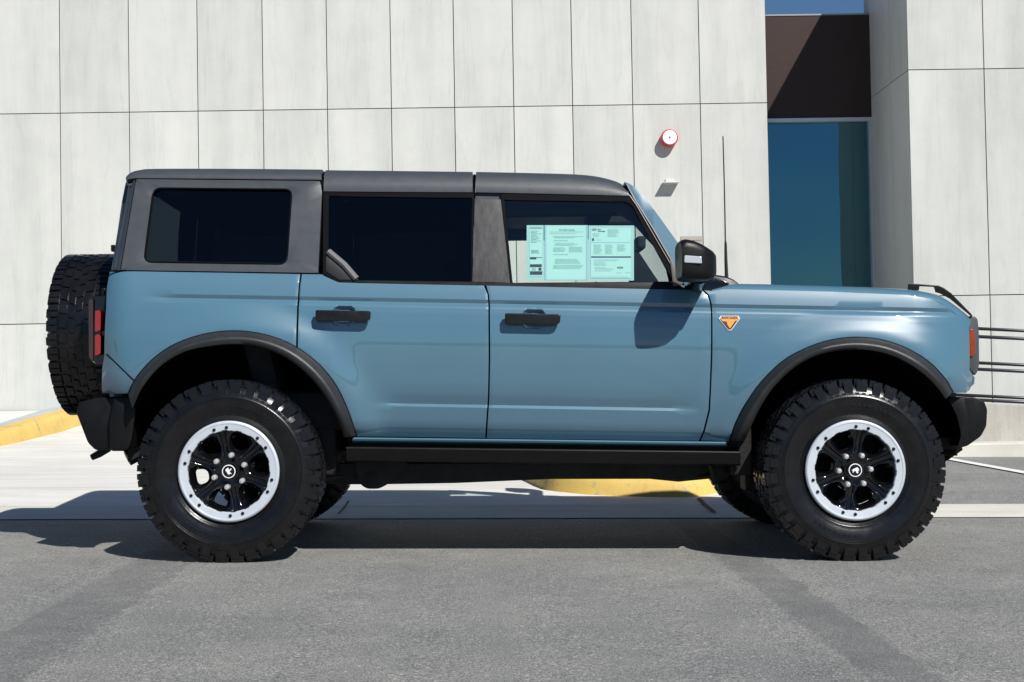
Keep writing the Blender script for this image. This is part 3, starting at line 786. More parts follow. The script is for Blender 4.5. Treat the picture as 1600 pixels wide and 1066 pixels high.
# ------------------------------------------------------------------ wheels
TR = .431; TW = .305
def tyre_bm():
    bm = bmesh.new()
    prof = [(.228, .045), (.234, .024), (.243, .018), (.262, .0085), (.264, .0062), (.268, .0050), (.270, .0050), (.280, .001), (.30, -.005), (.32, -.0085), (.334, -.0095), (.336, -.0112), (.340, -.0112), (.342, -.0094), (.344, -.0110), (.347, -.0108), (.349, -.009), (.357, -.0075), (.375, -.001), (.392, .010), (.410, .024), (.4205, .040), (.4235, .09), (.4240, TW/2)]
    full = prof+[(r, TW-y) for r, y in prof[:-1][::-1]]
    revolve(bm, full, 96)
    N = 36; st = 2*math.pi/N
    def blk(th0, th1, w0, w1, r0, r1, sk=0.0, tap=.0025):
        t = bmesh.new(); vs = []
        for r in (r0, r1):
            s = 0 if r == r0 else tap
            for (th, ww, sg) in ((th0, w0, (1, 1)), (th1, w0, (-1, 1)), (th1, w1, (-1, -1)), (th0, w1, (1, -1))):
                tA = th+sk*(ww-w0)/.05+sg[0]*s/r; ww += sg[1]*s
                vs.append(t.verts.new((r*math.cos(tA), ww, r*math.sin(tA))))
        a, b = vs[:4], vs[4:]
        t.faces.new(b); t.faces.new(a[::-1])
        for i in range(4): t.faces.new((a[i], a[(i+1) % 4], b[(i+1) % 4], b[i]))
        recalc(t); merge(bm, t)
    for i in range(N):
        th = i*st
        for side in (0, 1):
            m = (lambda w_: w_) if side == 0 else (lambda w_: TW-w_)
            o = th+side*st*.5
            lng = i % 2
            # shoulder block, stepped down the sidewall
            a, b = sorted((m(.010), m(.062))); blk(o+.05*st, o+.45*st, a, b, .400, TR-.0012*lng, 0, .0018); blk(o+.485*st, o+.92*st, a, b, .400, TR-.0012*(1-lng), 0, .0018)
            for (q0, q1, w_a, w_b) in ((.372-.013*lng, .406, -.0045-.001*lng, .03), (.398, .4240, .002, .03)):
                a, b = sorted((m(w_a), m(w_b))); blk(o+.06*st, o+(.83-.14*lng)*st, a, b, q0, q1, 0, .003)
            if lng:
                a, b = sorted((m(-.0085), m(.02))); blk(o+.22*st, o+.58*st, a, b, .343, .362, 0, .002)
            a, b = sorted((m(.070), m(.110))); blk(o+.32*st, o+.98*st, a, b, .405, TR, .02 if side else -.02)
        a, b = .118, TW/2-.003; blk(th+.0*st, th+.58*st, a, b, .405, TR, -.03)
        a, b = TW/2+.003, TW-.118; blk(th+.40*st, th+.98*st, a, b, .405, TR, .03)
        for side in (0, 1):
            m = (lambda w_: w_) if side == 0 else (lambda w_: TW-w_)
            a, b = sorted((m(-.0075), m(.02)))
            for q in (.12, .62): blk(th+side*st*.5+q*st, th+side*st*.5+(q+.30)*st, a, b, .3565, .3675, 0, .002)
    # moulded sidewall marks
    rnd = random.Random(3)
    for c0 in (0.9, 4.0):
        for j in range(9):
            a0 = c0+j*.082
            blk(a0, a0+.055*(.6+.4*rnd.random()), -.0092, .01, .302+.003*rnd.random(), .326, 0, .002)
    for j in range(16): 
        a0 = 2.0+j*.03; blk(a0, a0+.014, -.0105, .01, .335, .343, 0, .0008)
    return bm
def wheel_bm():
    bm = bmesh.new()
    revolve(bm, [(.226, .012), (.205, .03), (.198, .06), (.195, .20), (.21, .24), (.228, .26)], 64)
    NP = 40
    def dep(r): return interp([(0, .030), (.055, .030), (.085, .034), (.13, .036), (.17, .026), (.205, .018)], r)
    for s in range(6):
        a0 = math.radians(60*s); c = Vector((.139, 0))
        poly = []
        for k in range(13): an = -math.pi/6+math.pi/3*k/12; poly.append((.205*math.cos(an), .205*math.sin(an)))
        for k in range(13): an = math.pi/6-math.pi/3*k/12; poly.append((.045*math.cos(an), .045*math.sin(an)))
        rows = [[] for _ in range(8)]
        for j in range(NP):
            ph = 2*math.pi*j/NP; cs, sn = math.cos(ph), math.sin(ph)
            e = .62; hx = .034*math.copysign(abs(cs)**e, cs); hy = (.035+.009*cs)*math.copysign(abs(sn)**e, sn)
            h = c+Vector((hx, hy)); an = math.atan2(hy, hx); b = hit(poly, c, an)
            for i, (t, dd) in enumerate(((0, .008), (.22, .007), (.36, -.004), (.50, -.006), (.62, -.003), (.80, .012), (1.0, .020), (1.0, .08))):
                q = b.lerp(h, t); r = q.length
                # a raised double rib outlines every spoke
                rows[i].append(Vector((q.x*math.cos(a0)-q.y*math.sin(a0), dep(r)+dd, q.x*math.sin(a0)+q.y*math.cos(a0))))
        loft(bm, rows, True)
    t = bmesh.new(); revolve(t, [(.001, .030), (.046, .030)], 40); merge(bm, t)
    bmesh.ops.remove_doubles(bm, verts=bm.verts, dist=1e-4); recalc(bm); 
    return bm
def ring_bm():
    bm = bmesh.new()
    def wob(rows):
        for i in (0, 1, 2):
            for k, v in enumerate(rows[i]):
                a = 2*math.pi*k/len(rows[i]); s = .0022*(1 if math.sin(a*18) > .3 else -.4)
                f = (Vector((v.x, 0, v.z)).length+s)/Vector((v.x, 0, v.z)).length; rows[i][k] = Vector((v.x*f, v.y, v.z*f))
        return rows
    fs = revolve(bm, [(.191, .022), (.191, .004), (.194, .000), (.222, -.002), (.224, -.004), (.230, -.004), (.2365, .001), (.238, .012), (.236, .02)], 180, wob=wob)
    recalc(bm)
    for s in range(6):
        for d in (-8.2, 8.2):
            a = math.radians(60*s+30+d); c = Vector((.2065*math.cos(a), 0, .2065*math.sin(a)))
            t = bmesh.new(); revolve(t, [(.0078, .003), (.0078, -.004), (.005, -.008), (.001, -.009)], 12, c); recalc(t); merge(bm, t, 1)
    return bm
def nut_bm(c):
    bm = bmesh.new(); revolve(bm, [(.014, .035), (.0135, .012), (.010, .003), (.001, .001)], 12, c); recalc(bm); return bm
HORSE = [(-.62, -.15), (-.5, .1), (-.28, .28), (-.1, .42), (.05, .62), (.28, .7), (.55, .45), (.72, .2), (.62, .1), (.45, .22), (.35, .1), (.42, -.15), (.7, -.3), (.62, -.5), (.35, -.42), (.2, -.2), (-.05, -.12), (-.2, -.28), (-.25, -.6), (-.4, -.62), (-.4, -.3), (-.5, -.05), (-.75, -.35)]
def cap_bm(rot):
    bm = bmesh.new(); revolve(bm, [(.036, .032), (.036, .012), (.033, .008), (.001, .006)], 40); recalc(bm)
    t = bmesh.new(); revolve(t, [(.0275, .0078), (.0275, .0052), (.0315, .0056), (.0315, .009)], 40); recalc(t); merge(bm, t, 1)
    cs, sn = math.cos(rot), math.sin(rot)
    pts = [Vector(((x*cs-y*sn)*.0235, .0045, (x*sn+y*cs)*.0235)) for x, y in HORSE]
    t = bmesh.new(); t.faces.new([t.verts.new(p) for p in pts]); bmesh.ops.triangulate(t, faces=t.faces)
    for f in t.faces:
        f.normal_update()
        if f.normal.y > 0: f.normal_flip()
    merge(bm, t, 1); return bm
def rotY(bm, a):
    bmesh.ops.rotate(bm, verts=bm.verts, cent=(0, 0, 0), matrix=Matrix.Rotation(-a, 3, 'Y')); return bm
O0 = (0, 0, 0)
def make_wheel(c, rot, horse, disc, name='wheel'):
    wo_ = obj(name, rotY(wheel_bm(), rot), gloss, car, smooth=True, origin=O0, ang=50); wo_.location = c-base; WL[wo_.name] = Vector(O0)
    ks = [obj('tyre', tyre_bm(), rubber, wo_, smooth=True, origin=O0, ang=35),
          obj('beadlock_ring', rotY(ring_bm(), rot), [silver, black], wo_, smooth=True, origin=O0, ang=35),
          obj('hub_cap', cap_bm(horse), [gloss, hwhite], wo_, origin=O0)]
    for k in range(6):
        a = rot+math.radians(60*k+12); ks.append(obj('lug_nut', nut_bm((.0755*math.cos(a), 0, .0755*math.sin(a))), chrome, wo_, smooth=True, origin=O0))
    bm = bmesh.new(); revolve(bm, [(.001, .10), (disc-.002, .10), (disc, .105), (disc, .125), (.05, .13), (.05, .25)], 40); recalc(bm)
    ks.append(obj('brake_disc', bm, under, wo_, smooth=True, origin=O0))
    for k in ks: k.location = O0
    return wo_
wr = make_wheel(Vector((axr.x, YF, axr.z)), math.radians(10), math.radians(80), .105)
wf = make_wheel(Vector((axf.x, YF, axf.z)), math.radians(-10), math.radians(-20), .172)
def dup(o, par=None):
    c = o.copy(); C.objects.link(c)
    if par: c.parent = par
    for ch in list(o.children): dup(ch, c)
    return c
for s, c in ((wr, axr), (wf, axf)):
    d = dup(s); d.location = Vector((c.x, 2*YC-YF, c.z))-base; d.rotation_euler = (0, 0, math.pi)
sp = dup(wr); sp.name = 'spare_wheel'
sc = at(118, 523, 7.62)
sp.rotation_euler = (0, 0, -math.pi/2); sp.location = Vector((at(73, 523, 7.6).x+.105, 7.66, sc.z))-base
bm = bmesh.new(); tube(bm, [(sp.location.x+base.x+.1, 7.66, sc.z), (XR+.05, 7.66, sc.z)], .09, 16); obj('spare_carrier', bm, black, car)

# ------------------------------------------------------------------ interior
bm = bmesh.new()
box(bm, (at(300, 300, 7.2).x, 7.04, 1.725), (at(960, 300, 7.2).x, 2*YC-7.04, 1.75)); obj('headliner', bm, interior, car)
def seat(x, y, wd, lean=.22):
    bm = bmesh.new()
    box(bm, (x, y-wd, .62), (x+.5, y+wd, .82), .05)
    t = bmesh.new(); box(t, (-.07, y-wd, 0), (.07, y+wd, .52), .05); bmesh.ops.rotate(t, verts=t.verts, cent=(0, 0, 0), matrix=Matrix.Rotation(-lean, 3, 'Y'))
    bmesh.ops.translate(t, verts=t.verts, vec=(x+.03, 0, .78)); merge(bm, t)
    t = bmesh.new(); box(t, (-.05, y-.13, .54), (.05, y+.13, .70), .04); bmesh.ops.rotate(t, verts=t.verts, cent=(0, 0, 0), matrix=Matrix.Rotation(-lean, 3, 'Y'))
    bmesh.ops.translate(t, verts=t.verts, vec=(x+.03, 0, .78)); merge(bm, t); return bm
sx = at(742, 400, 7.2).x
for y in (7.30, 8.10): obj('seat', seat(sx, y, .25), interior, car, smooth=True)
for y in (7.25, 8.15): obj('seat', seat(at(420, 400, 7.2).x, y, .3), interior, car, smooth=True)
bm = bmesh.new(); dx0 = at(1010, 430, 7.3).x
q = [(dx0, 1.05), (dx0+.02, 1.27), (dx0+.10, 1.325), (dx0+.24, 1.335), (dx0+.5, 1.28), (dx0+.5, .9)]
prism([Vector((x, 6.96, z)) for x, z in q], [Vector((x, 2*YC-6.96, z)) for x, z in q], bm); bevel(bm, .02, 2); obj('dashboard', bm, interior, car, smooth=True)
bm = bmesh.new(); cx_, cz_ = dx0-.13, 1.22; pts = []
for k in range(25):
    a = 2*math.pi*k/24; pts.append((cx_-.07*math.sin(a), 8.10+.18*math.cos(a), cz_+.17*math.sin(a)))
tube(bm, pts, .016, 8, False); tube(bm, [(cx_, 7.94, cz_), (cx_, 8.26, cz_)], .014, 6); tube(bm, [(cx_, 8.1, cz_), (dx0+.05, 8.1, cz_-.05)], .03, 8); obj('steering_wheel', bm, interior, car)
bm = bmesh.new(); m = at(1000, 382, 7.7); box(bm, m+Vector((-.03, -.12, -.035)), m+Vector((.02, .12, .035)), .015); tube(bm, [m, m+Vector((.10, 0, .12))], .01, 6); obj('rear_view_mirror', bm, interior, car)
bm = bmesh.new(); box(bm, at(925, 352, 7.5), at(985, 330, 7.9), .02); obj('overhead_console', bm, intgrey, car)
bm = bmesh.new(); box(bm, at(918, 352, 7.25), at(986, 342, 7.55), .015); obj('sun_visor', bm, interior, car)
bm = bmesh.new()
for y in (7.10, 2*YC-7.10): tube(bm, [(sx-.12, y, .9), (sx-.05, y, 1.6), (sx, y, 1.70), (sx+.8, y, 1.70)], .035, 8)
tube(bm, [(sx-.05, 7.1, 1.66), (sx-.05, 2*YC-7.1, 1.66)], .035, 8); obj('roll_bar', bm, interior, car)
bm = bmesh.new(); box(bm, (at(200, 300, 7.2).x, 7.0, .98), (at(1090, 300, 7.2).x, 2*YC-7.0, 1.0)); 
bm.free()

# ------------------------------------------------------------------ paper sheets behind the front window glass
paper = plain('aqua_paper', (.29, .52, .51), .6); sheetm = plain('aqua_paper_pale', (.35, .61, .585), .6)
inkl = plain('grey_ink', (.16, .33, .34), .7); inkb = plain('blue_grey_tape', (.25, .47, .55), .6)
def rectpx(x0, y0, x1, y1, off, sk=0.0, thick=.0006, bm=None):
    pts = [(x0, y0), (x1, y0+sk*(x1-x0)), (x1, y1+sk*(x1-x0)), (x0, y1)]
    fr = [P(x, y, G, off) for x, y in pts]; return prism(fr, [p+Vector((0, thick, 0)) for p in fr], bm)
def lines(bm, x0, x1, y0, y1, step, off, rnd, ragged=.25, h=.45):
    y = y0
    while y < y1:
        e = x1-(x1-x0)*ragged*rnd.random(); x = x0
        while x < e:
            wv = min(e-x, 2+rnd.random()*5); rectpx(x, y, x+wv, y+h, off, 0, .0001, bm); x += wv+.7
        y += step
def sheet(x0, y0, x1, y1, label, margin):
    b = rectpx(x0, y0, x1, y1, .0178); o = obj('paper_sheet', b, paper); tag(o, label, 'paper', 'paper sheets on the front side window'); return o
GO = .0165
rn = random.Random(5)
s1 = sheet(823, 352, 849.5, 438, 'narrow paper strip with dark bars at the left of the window papers', 2)
b = rectpx(827.5, 356.5, 847, 432, GO); obj('sheet_panel', b, sheetm, s1)
b = bmesh.new()
lines(b, 829.5, 846, 361, 380, 2.2, GO-.001, rn, .5); lines(b, 830, 843, 391, 396, 1.5, GO-.001, rn)
for y0, y1, x1 in ((356, 357, 847), (402, 405.3, 838), (402.2, 403, 847), (413, 417.5, 846.5), (424, 429.5, 847.3)): rectpx(828.2, y0, x1, y1, GO-.001, 0, .0001, b)
lines(b, 831, 838, 419, 423, 1.8, GO-.001, rn); rectpx(841.5, 418.5, 846, 423, GO-.001, 0, .0001, b)
obj('printed_text', b, ink, s1)
s2 = sheet(850.5, 352, 918.5, 438.5, 'wide middle paper sheet of printed lines taped inside the front window', 3)
b = rectpx(853.5, 352.8, 915.5, 437.5, GO); obj('sheet_panel', b, sheetm, s2)
b = bmesh.new(); rectpx(851, 352.5, 853.3, 437.5, GO-.0004, 0, .0001, b); rectpx(916, 352.5, 918, 437.5, GO-.0004, 0, .0001, b); obj('sheet_tape', b, inkb, s2)
b = bmesh.new()
rectpx(858.5, 362.3, 913, 362.7, GO-.001, 0, .0001, b); rectpx(863.5, 369.6, 912, 370, GO-.001, 0, .0001, b)
lines(b, 859, 900, 365, 367, 3, GO-.001, rn, .1); lines(b, 866, 899, 371.2, 373, 2, GO-.001, rn, .05, .8); lines(b, 865, 888, 375.8, 378, 3, GO-.001, rn, .05, .8)
lines(b, 867, 906, 380, 385, 1.7, GO-.001, rn); lines(b, 864.5, 884, 387, 394.5, 1.5, GO-.001, rn, .15); lines(b, 889, 912, 386, 394.5, 1.5, GO-.001, rn, .15)
lines(b, 864.5, 888, 397.5, 399, 3, GO-.001, rn, .02, .7); lines(b, 867, 909, 405, 413, 1.7, GO-.001, rn, .2); lines(b, 864.5, 912, 414.5, 421, 1.7, GO-.001, rn, .2)
obj('printed_text', b, inkl, s2)
textmesh('BUYERS GUIDE', .0115, inkl, 'heading_text', s2, P(886, 359.6, G, GO-.001), (1, 0, -.03), (0, .22, 1), .0003)
s3 = sheet(919.5, 352.5, 990.5, 438.5, 'boxed paper sheet with blue oval emblem nearest the windscreen', 3)
b = bmesh.new(); rectpx(922.5, 355.5, 986.5, 435, GO+.0003, 0, .0003, b); obj('sheet_border', b, inkb, s3)
b = bmesh.new()
for y0, y1 in ((356.2, 378.6), (380.2, 400.6), (403, 434.4)): rectpx(923.2, y0, 985.8, y1, GO-.0003, 0, .0002, b)
obj('sheet_panel', b, sheetm, s3)
b = bmesh.new(); rectpx(924, 400.8, 986, 402.8, GO-.001, 0, .0001, b); rectpx(925, 372.4, 928.2, 376.6, GO-.001, 0, .0001, b)
for cxx, cyy, aa, bb in ((928.5, 358.9, 4, 1.7), (969, 418.3, 5, 1.6)):
    b.faces.new([b.verts.new(P(cxx+aa*math.cos(k*math.pi/12), cyy+bb*math.sin(k*math.pi/12), G, GO-.001)) for k in range(24)])
obj('printed_emblem', b, plain('navy_ink', (.015, .05, .12), .6), s3)
textmesh('Ford', .0085, sheetm, 'emblem_text', s3, P(928.5, 358.9, G, GO-.0014), (1, 0, 0), (0, .22, 1), .0002)
textmesh('Ford', .0095, sheetm, 'emblem_text', s3, P(969, 418.3, G, GO-.0014), (1, 0, 0), (0, .22, 1), .0002)
textmesh('Blue\nAdvantage', .0085, ink, 'heading_text', s3, P(934, 360.2, G, GO-.001), (1, 0, 0), (0, .22, 1), .0002, 'LEFT')
b = bmesh.new()
lines(b, 949.5, 969, 358.5, 371, 1.4, GO-.001, rn, .4); lines(b, 926, 938, 365, 370, 1.6, GO-.001, rn); lines(b, 930, 939, 375, 376, 3, GO-.001, rn)
for x0, x1, y1 in ((927.5, 941, 397), (945.5, 958, 397.5), (964, 978, 393)): lines(b, x0, x1, 382.5, y1, 1.4, GO-.001, rn, .3)
lines(b, 927.5, 971, 406, 408, 1.6, GO-.001, rn); lines(b, 928, 949, 409.5, 416, 1.7, GO-.001, rn); lines(b, 929, 958, 418, 425, 1.8, GO-.001, rn, .4)
for x0 in (963, 977): rectpx(x0, 426, x0+8, 426.6, GO-.001, 0, .0001, b)
lines(b, 926, 982, 432.6, 433.4, 3, GO-.001, rn, .02)
obj('printed_text', b, inkl, s3)

# ------------------------------------------------------------------ ground
tr1 = (gnd(300, 850), gnd(-30, 1052), .17, -.02); tr2 = (gnd(1165, 880), gnd(1440, 1075), .12, .0)
asph = asphalt_mat('asphalt', [tr1, tr2]); asph2 = asphalt_mat('asphalt_lot', [])
def sheetg(name, xs, ys, zf, mat, kind='structure'):
    bm = bmesh.new(); rows = [[Vector((x, y, zf(x, y))) for x in xs] for y in ys]; loft(bm, rows, smooth=True); recalc(bm)
    for f in bm.faces:
        if f.normal.z < 0: f.normal_flip()
    return tag(obj(name, bm, mat, origin=(0, 0, 0)), kind=kind)
def zfar(x, y): return gz(max(-40, min(40, x)))
sheetg('road', [-400, -40, 0, 40, 400], [-400, 0, 6, 30, 400], lambda x, y: zfar(x, y), asph)
y_pan0 = gnd(800, 811).y; y_pan1 = gndh(1540, 789).y
pan = concrete_mat('gutter_concrete', (.50, .485, .44), (.62, .60, .55))
drive = concrete_mat('drive_concrete', (.58, .565, .53), (.70, .685, .645))
sheetg('gutter', [-30, -10, 0, 10, 30], [y_pan0, (y_pan0+y_pan1)/2, y_pan1], lambda x, y: zfar(x, y)+HG(y)+(.003 if y < 8.9 else .0062), pan)
def rampz(y): t = max(0, y-12.0); return HG(y)+.0055*t*t
def dz(x, y): return gz(x)*max(0, 1-max(0, y-10)/8)+rampz(y)*1.0+.0066
XI = gndh(860, 770).x-.1
sheetg('driveway', [-14, -10, -7, -5, -3, -1, XI+2.2], [y_pan1, 9.5, 9.82, 10.6, 11.5, 12.5, 13.5, 15, 16.5, 18, 19.5, 20.8], dz, drive)
sheetg('parking_lot', [XI+2.2, 4, 8, 16, 30], [y_pan1, 9.5, 9.82, 11, 13, 15, 20.8], lambda x, y: zfar(x, y)+HG(y)+.0064, asph2)
# pan joint and painted line
def ribbon(name, pts, wd, z, mat):
    bm = bmesh.new(); rows = []
    for i, p in enumerate(pts):
        d = (Vector(pts[min(i+1, len(pts)-1)])-Vector(pts[max(0, i-1)])).normalized(); n = Vector((-d.y, d.x, 0))*wd/2
        p = Vector(p); rows.append([Vector((q.x, q.y, gz(q.x)+HG(q.y)+z)) for q in (p-n, p+n)])
    loft(bm, rows); recalc(bm)
    for f in bm.faces:
        if f.normal.z < 0: f.normal_flip()
    return tag(obj(name, bm, mat, origin=(0, 0, 0)), kind='structure')
ribbon('gutter_joint', [gndh(1092, 781), gndh(1100, 790), gndh(1116, 803)], .03, .012, joint)
ribbon('gutter_joint', [gndh(545, 785), gndh(537, 797), gndh(528, 806)], .012, .012, joint)
ribbon('painted_line', [gndh(1470, 717), gndh(1600, 741), gndh(1700, 759)], .11, .016, plain('white_road_paint', (.72, .71, .67), .7, var=.12, bump=(60, .3, .003)))
ylw = yellow_mat(); ctop = concrete_mat('walk_concrete', (.36, .40, .43), (.46, .49, .51))
# left kerb, running back along the drive
def kerb(name, line, h, wd, mat, label, zf, capmat=None, side=1):
    rows = []; line = [Vector((q[0], q[1], 0)) for q in line]
    for i, p in enumerate(line):
        d = (Vector(line[min(i+1, len(line)-1)])-Vector(line[max(0, i-1)])); d.z = 0; d.normalize(); n = Vector((-d.y, d.x, 0))*side
        p = Vector((p[0], p[1], 0)); z = zf(p.x, p.y)-.03
        e = [(0, 0), (.012, h*.75), (.03, h*.96), (.055, h+.03), (wd, h+.03), (wd, 0)]
        rows.append([Vector((p.x+n.x*o, p.y+n.y*o, z+zz)) for o, zz in e])
    bm = bmesh.new(); loft(bm, rows, True); 
    bm.faces.new([bm.verts.new(q) for q in rows[0]]); bm.faces.new([bm.verts.new(q) for q in rows[-1]])
    bmesh.ops.remove_doubles(bm, verts=bm.verts, dist=1e-4); recalc(bm)
    return tag(obj(name, bm, mat, smooth=True, ang=40), label, 'kerb')
def atz(px, py, Y): p = at(px, py, Y); return p
K = [atz(-120, 738, 14.2), atz(-60, 722, 15.0), atz(0, 703, 16.0), atz(60, 683, 17.2), atz(119, 664, 18.6), atz(165, 651, 19.9)]
kz = [(p.y, p.z) for p in K]
kerb('yellow_kerb', [(p.x, p.y) for p in K], .19, .26, ylw, 'yellow painted kerb rising along the driveway beside the wall at left', lambda x, y: interp(kz, y), side=1)
WY = 20.85
wb = [at(-160, 690, WY), at(0, 655, WY), at(97, 634, WY), at(180, 617, WY)]
bm = bmesh.new(); rows = []
for p, b in zip(K[1:], [wb[0], wb[1], wb[1].lerp(wb[2], .6), wb[2], wb[3]]):
    rows.append([Vector((p.x-.15, p.y, p.z+.15)), Vector((b.x, WY+.02, b.z))])
loft(bm, rows); recalc(bm)
for f in bm.faces:
    if f.normal.z < 0: f.normal_flip()
tag(obj('walkway', bm, ctop, origin=(0, 0, 0)), kind='structure')
# island with a curved yellow kerb
L = [(770, 738), (800, 745), (830, 757), (862, 768), (920, 775), (985, 777.5), (1040, 778.5), (1085, 778), (1117, 773), (1150, 762), (1175, 750)]
isl = [gndh(*p) for p in S2(L, 26)]
kerb('island_kerb', [(p.x, p.y) for p in isl], .15, .16, ylw, 'curved yellow painted kerb of the island seen beneath the car', lambda x, y: gz(x)+HG(y), side=1)
bm = bmesh.new(); c = [Vector((p.x, p.y, gz(p.x)+HG(p.y)+.15)) for p in isl]
c = [p+(Vector((2.0, 14, p.z))-p).normalized()*.12 for p in c]+[Vector((c[-1].x+.3, 15, .22)), Vector((c[0].x-.5, 15, .22))]
bm.faces.new([bm.verts.new(p) for p in c]); bmesh.ops.triangulate(bm, faces=bm.faces); recalc(bm)
for f in bm.faces:
    if f.normal.z < 0: f.normal_flip()
tag(obj('island', bm, ctop, origin=(0, 0, 0)), kind='structure')
# right: kerb, ramp wall, railings
kr = gndh(1540, 715); KY = kr.y
con = concrete_mat('kerb_concrete', (.55, .53, .47), (.66, .64, .58)); rw = concrete_mat('ramp_concrete', (.36, .345, .31), (.56, .54, .49), True)
xk0, xk1 = at(1330, 700, KY).x, at(1800, 700, KY).x
bm = bmesh.new(); zt0 = at(1540, 692, KY+.1).z
box(bm, (xk0, KY, -.4), (xk1, KY+.42, zt0), .015); tag(obj('concrete_kerb', bm, con), 'pale concrete kerb at the foot of the ramp wall behind the front bumper', 'kerb')
RY = KY+.36
q = [at(1330, 620, RY), at(1540, 629, RY), at(1600, 632.5, RY), at(1800, 644, RY)]
bm = prism([q[0], q[1], q[2], q[3], Vector((q[3].x, RY, -.4)), Vector((q[0].x, RY, -.4))], [p+Vector((0, .2, 0)) for p in (q[0], q[1], q[2], q[3], Vector((q[3].x, RY, -.4)), Vector((q[0].x, RY, -.4)))])
bevel(bm, .012, 2); tag(obj('ramp_wall', bm, rw), 'low streaked concrete ramp wall below the metal handrails', 'wall')
steel = plain('rail_steel', (.05, .053, .06), .35, metal=.7)
def railing(Y, ys, label, r):
    t0 = at(1400, ys[0], Y)
    g = thing('handrail', at(1540, 632, Y), label, 'railing', 'metal handrails of the ramp')
    ends = []
    for y in ys:
        a, b = at(1390, y-6.5, Y), at(1830, y+14.5, Y); bm = bmesh.new(); tube(bm, [a, b], r, 10); obj('rail', bm, steel, g)
    for px in (1400, 1720):
        bm = bmesh.new(); p = at(px, ys[0]+(px-1540)*.047, Y); tube(bm, [p, Vector((p.x, p.y, .1))], .022, 10); obj('post', bm, steel, g)
railing(RY+.10, [526, 577, 625], 'nearer grey metal handrail fixed along the top of the ramp wall', .018)
railing(RY+1.6, [513.5, 567, 618.5], 'farther grey metal handrail between the ramp and the panelled wall', .019)

# ------------------------------------------------------------------ building
ZT = at(1355, -82, 21.0).z
bld = thing('building', (0, 21, 0), 'modern building clad in tall pale stone panels with a recessed blue glass bay', 'building')
def tiles(name, xb, zb, Y, gap=.013, th=.04, xf=None):
    """one cladding face: xb(z) columns as slanted joints avoided - straight joints at world x; panels stand proud of a dark backing"""
    bm = bmesh.new()
    for x0, x1 in zip(xb, xb[1:]):
        for z0, z1 in zip(zb, zb[1:]):
            box(bm, (x0+(gap/2 if x0 > xb[0] else 0), Y, z0+gap/2), (x1-gap/2, Y+th, z1-gap/2))
    box(bm, (xb[0]+.03, Y+.015, zb[0]), (xb[-1], Y+.15, zb[-1]), mi=1)
    return obj(name, bm, [tilem, joint], bld, smooth=False)
V = [-120, -14, 94.5, 202.5, 310, 412, 512.5, 612.5, 711.5, 804, 896, 990, 1095.5, 1200.5]
xs = [at(p, 230, WY).x for p in V]; xs[0] = at(-300, 230, WY).x-3; xs.insert(1, xs[1]-(xs[3]-xs[2]))
xs = sorted(set(xs))
z1 = at(600, 169.5, WY).z; z0 = at(40, 506.5, WY).z
tiles('wall', xs, [-.6, z0, z1, z1+(z1-z0)], WY)
RWY = 19.1
XC = at(1419.5, 110, RWY).x; xr = [XC, at(1537.5, 110, RWY).x]; stp = xr[1]-xr[0]; xr += [xr[1]+stp*.95*k for k in (1, 2, 3, 4)]
rz1 = at(1478, 108.5, RWY).z; rz0 = at(1550, 461, RWY).z
tiles('wall', xr, [-.6, rz0, rz1, ZT], RWY)
# return wall facing the recess
bm = bmesh.new()
for y0, y1 in ((RWY+.03, 19.98), (19.98, 21.3)):
    for a, b in ((-.6, rz0), (rz0, rz1), (rz1, ZT)): box(bm, (XC, y0+.004, a+.006), (XC+.05, y1-.004, b-.006))
box(bm, (XC+.02, RWY+.05, -.6), (XC+.2, 21.3, ZT-.01), mi=1); obj('return_wall', bm, [tilem, joint], bld, smooth=False)
XM = xs[-1]
bm = bmesh.new(); box(bm, (XM-.5, 21.0, at(1280, 185, 21.0).z), (XC+.1, 21.3, at(1280, 22.5, 21.0).z)); obj('fascia', bm, brown, bld)
bm = bmesh.new(); box(bm, (XM-.6, 20.99, at(1280, 24.3, 21.0).z), (XC+.05, 21.35, at(1280, 22, 21.0).z)); obj('coping', bm, plain('coping_metal', (.3, .3, .32), .4, metal=.5), bld)
zt = at(1280, 184.5, 20.98).z
win = None
bm = bmesh.new(); box(bm, (XM-.1, 21.06, -.5), (XC, 21.08, zt-.02))
s = NT('blue_reflective_glass'); s.set(Base_Color=(.09, .20, .24, 1), Metallic=1.0, Roughness=.02); s.bump(s.noise(worldpos(s), .55, 2), .35, .02); bluegl = s.m
win = obj('window', bm, bluegl, bld)
bm = bmesh.new(); box(bm, (XM, 20.97, zt-.055), (XC-.0, 21.07, zt)); box(bm, (XC-.05, 20.97, -.5), (XC-.002, 21.07, zt-.055)); obj('window_frame', bm, alum, win)
bm = bmesh.new(); box(bm, (XM-.15, WY+.16, -.6), (XM, 21.3, ZT)); box(bm, (-40, 21.3, -.6), (30, 24, ZT-1.2)); bm.free()
bm = bmesh.new(); box(bm, (XC, 18.35, ZT), (XC+9, 21.3, ZT+.25)); obj('added_shadow_canopy', bm, brown, bld)  # canopy out of view, added to lengthen the diagonal shadow on the fascia
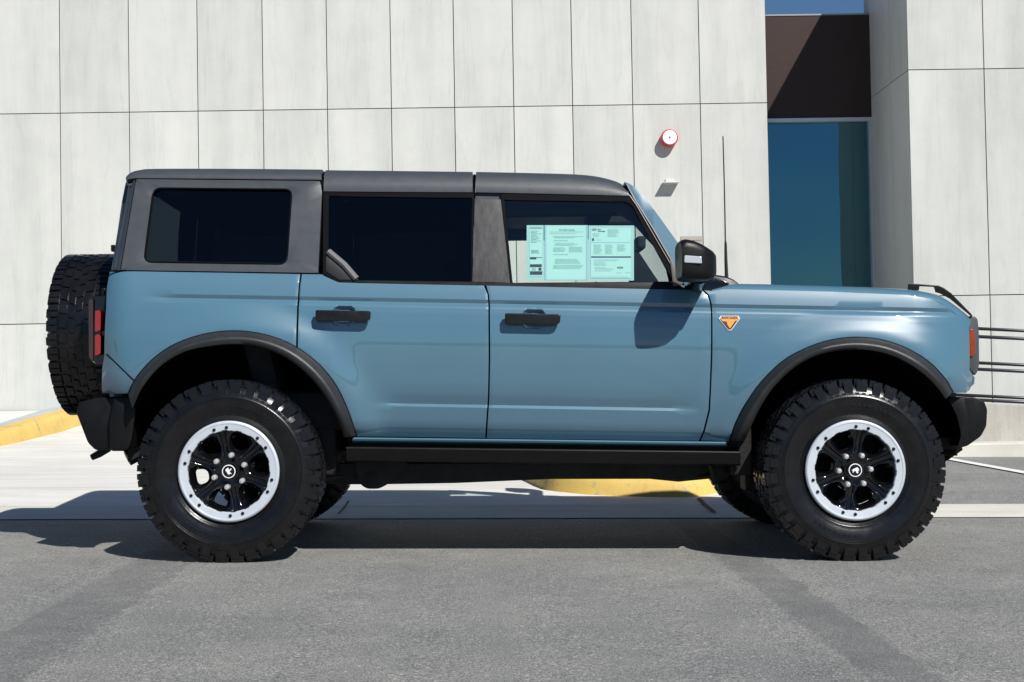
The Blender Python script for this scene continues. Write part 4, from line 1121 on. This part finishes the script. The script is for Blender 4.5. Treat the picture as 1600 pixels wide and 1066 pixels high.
# niche at the panel joint behind the door mirror
bm = bmesh.new(); a, b = at(1064, 369.5, WY-.02), at(1098, 412, WY-.02)
box(bm, (a.x, WY-.012, a.z-.06), (b.x, WY-.002, a.z)); box(bm, (a.x, WY-.006, b.z), (b.x, WY-.0015, a.z-.06))
obj('cover_plate', bm, plain('beige_plate', (.33, .31, .26), .6), bld)
# fire alarm, small wall lamp
ac = at(1044.5, 217.5, WY)
al = thing('fire_alarm', ac, 'round red fire alarm with white face high on the panelled wall', 'alarm')
bm = bmesh.new(); r0 = .125
revolve(bm, [(r0*.94, .0), (r0, -.02), (r0, -.13), (r0*.96, -.145), (r0*.86, -.148), (.001, -.145)], 40, ac); recalc(bm)
obj('casing', bm, plain('alarm_red', (.50, .03, .035), .4), al, ang=40)
bm = bmesh.new(); revolve(bm, [(r0*.83, -.140), (r0*.82, -.158), (r0*.7, -.163), (.001, -.166)], 40, ac); recalc(bm); obj('face', bm, plain('alarm_white', (.85, .86, .88), .35), al)
bm = bmesh.new(); revolve(bm, [(.012, -.16), (.012, -.175), (.001, -.177)], 12, ac); recalc(bm); obj('knob', bm, joint, al)
lc = at(1046.5, 285.5, WY)
lp = thing('wall_lamp', lc, 'small flat grey wall lamp fixed below the fire alarm', 'lamp')
lm = plain('lamp_grey', (.55, .56, .54), .45)
bm = bmesh.new(); box(bm, lc+Vector((-.065, -.04, -.03)), lc+Vector((.065, 0, .05)), .004); obj('mount', bm, lm, lp)
bm = bmesh.new(); box(bm, lc+Vector((-.12, -.17, -.022)), lc+Vector((.12, -.002, -.008)), .003); obj('lamp_shade', bm, lm, lp)

# unseen ridge added behind the viewer, a dark treeline for the paint to reflect
bm = bmesh.new(); rn = random.Random(11); rows = []
top, mid, bot = [], [], []
for k in range(360):
    x = -140+k*.8; h = 3.3+1.0*math.sin(k*.061)+.5*math.sin(k*.173+1)+.35*abs(math.sin(k*.61))+rn.random()*.5+(2.2 if k in (158, 233) else 0)
    top.append(Vector((x, -62, h+gz(max(-40, min(40, x)))))); mid.append(Vector((x, -59, h*.6))); bot.append(Vector((x, -57, -2)))
loft(bm, [top, mid, bot]); recalc(bm)
tag(obj('reflection_ridge', bm, plain('reflection_ridge_dark', (.022, .030, .018), .9, var=.3), origin=(0, 0, 0)), kind='structure')
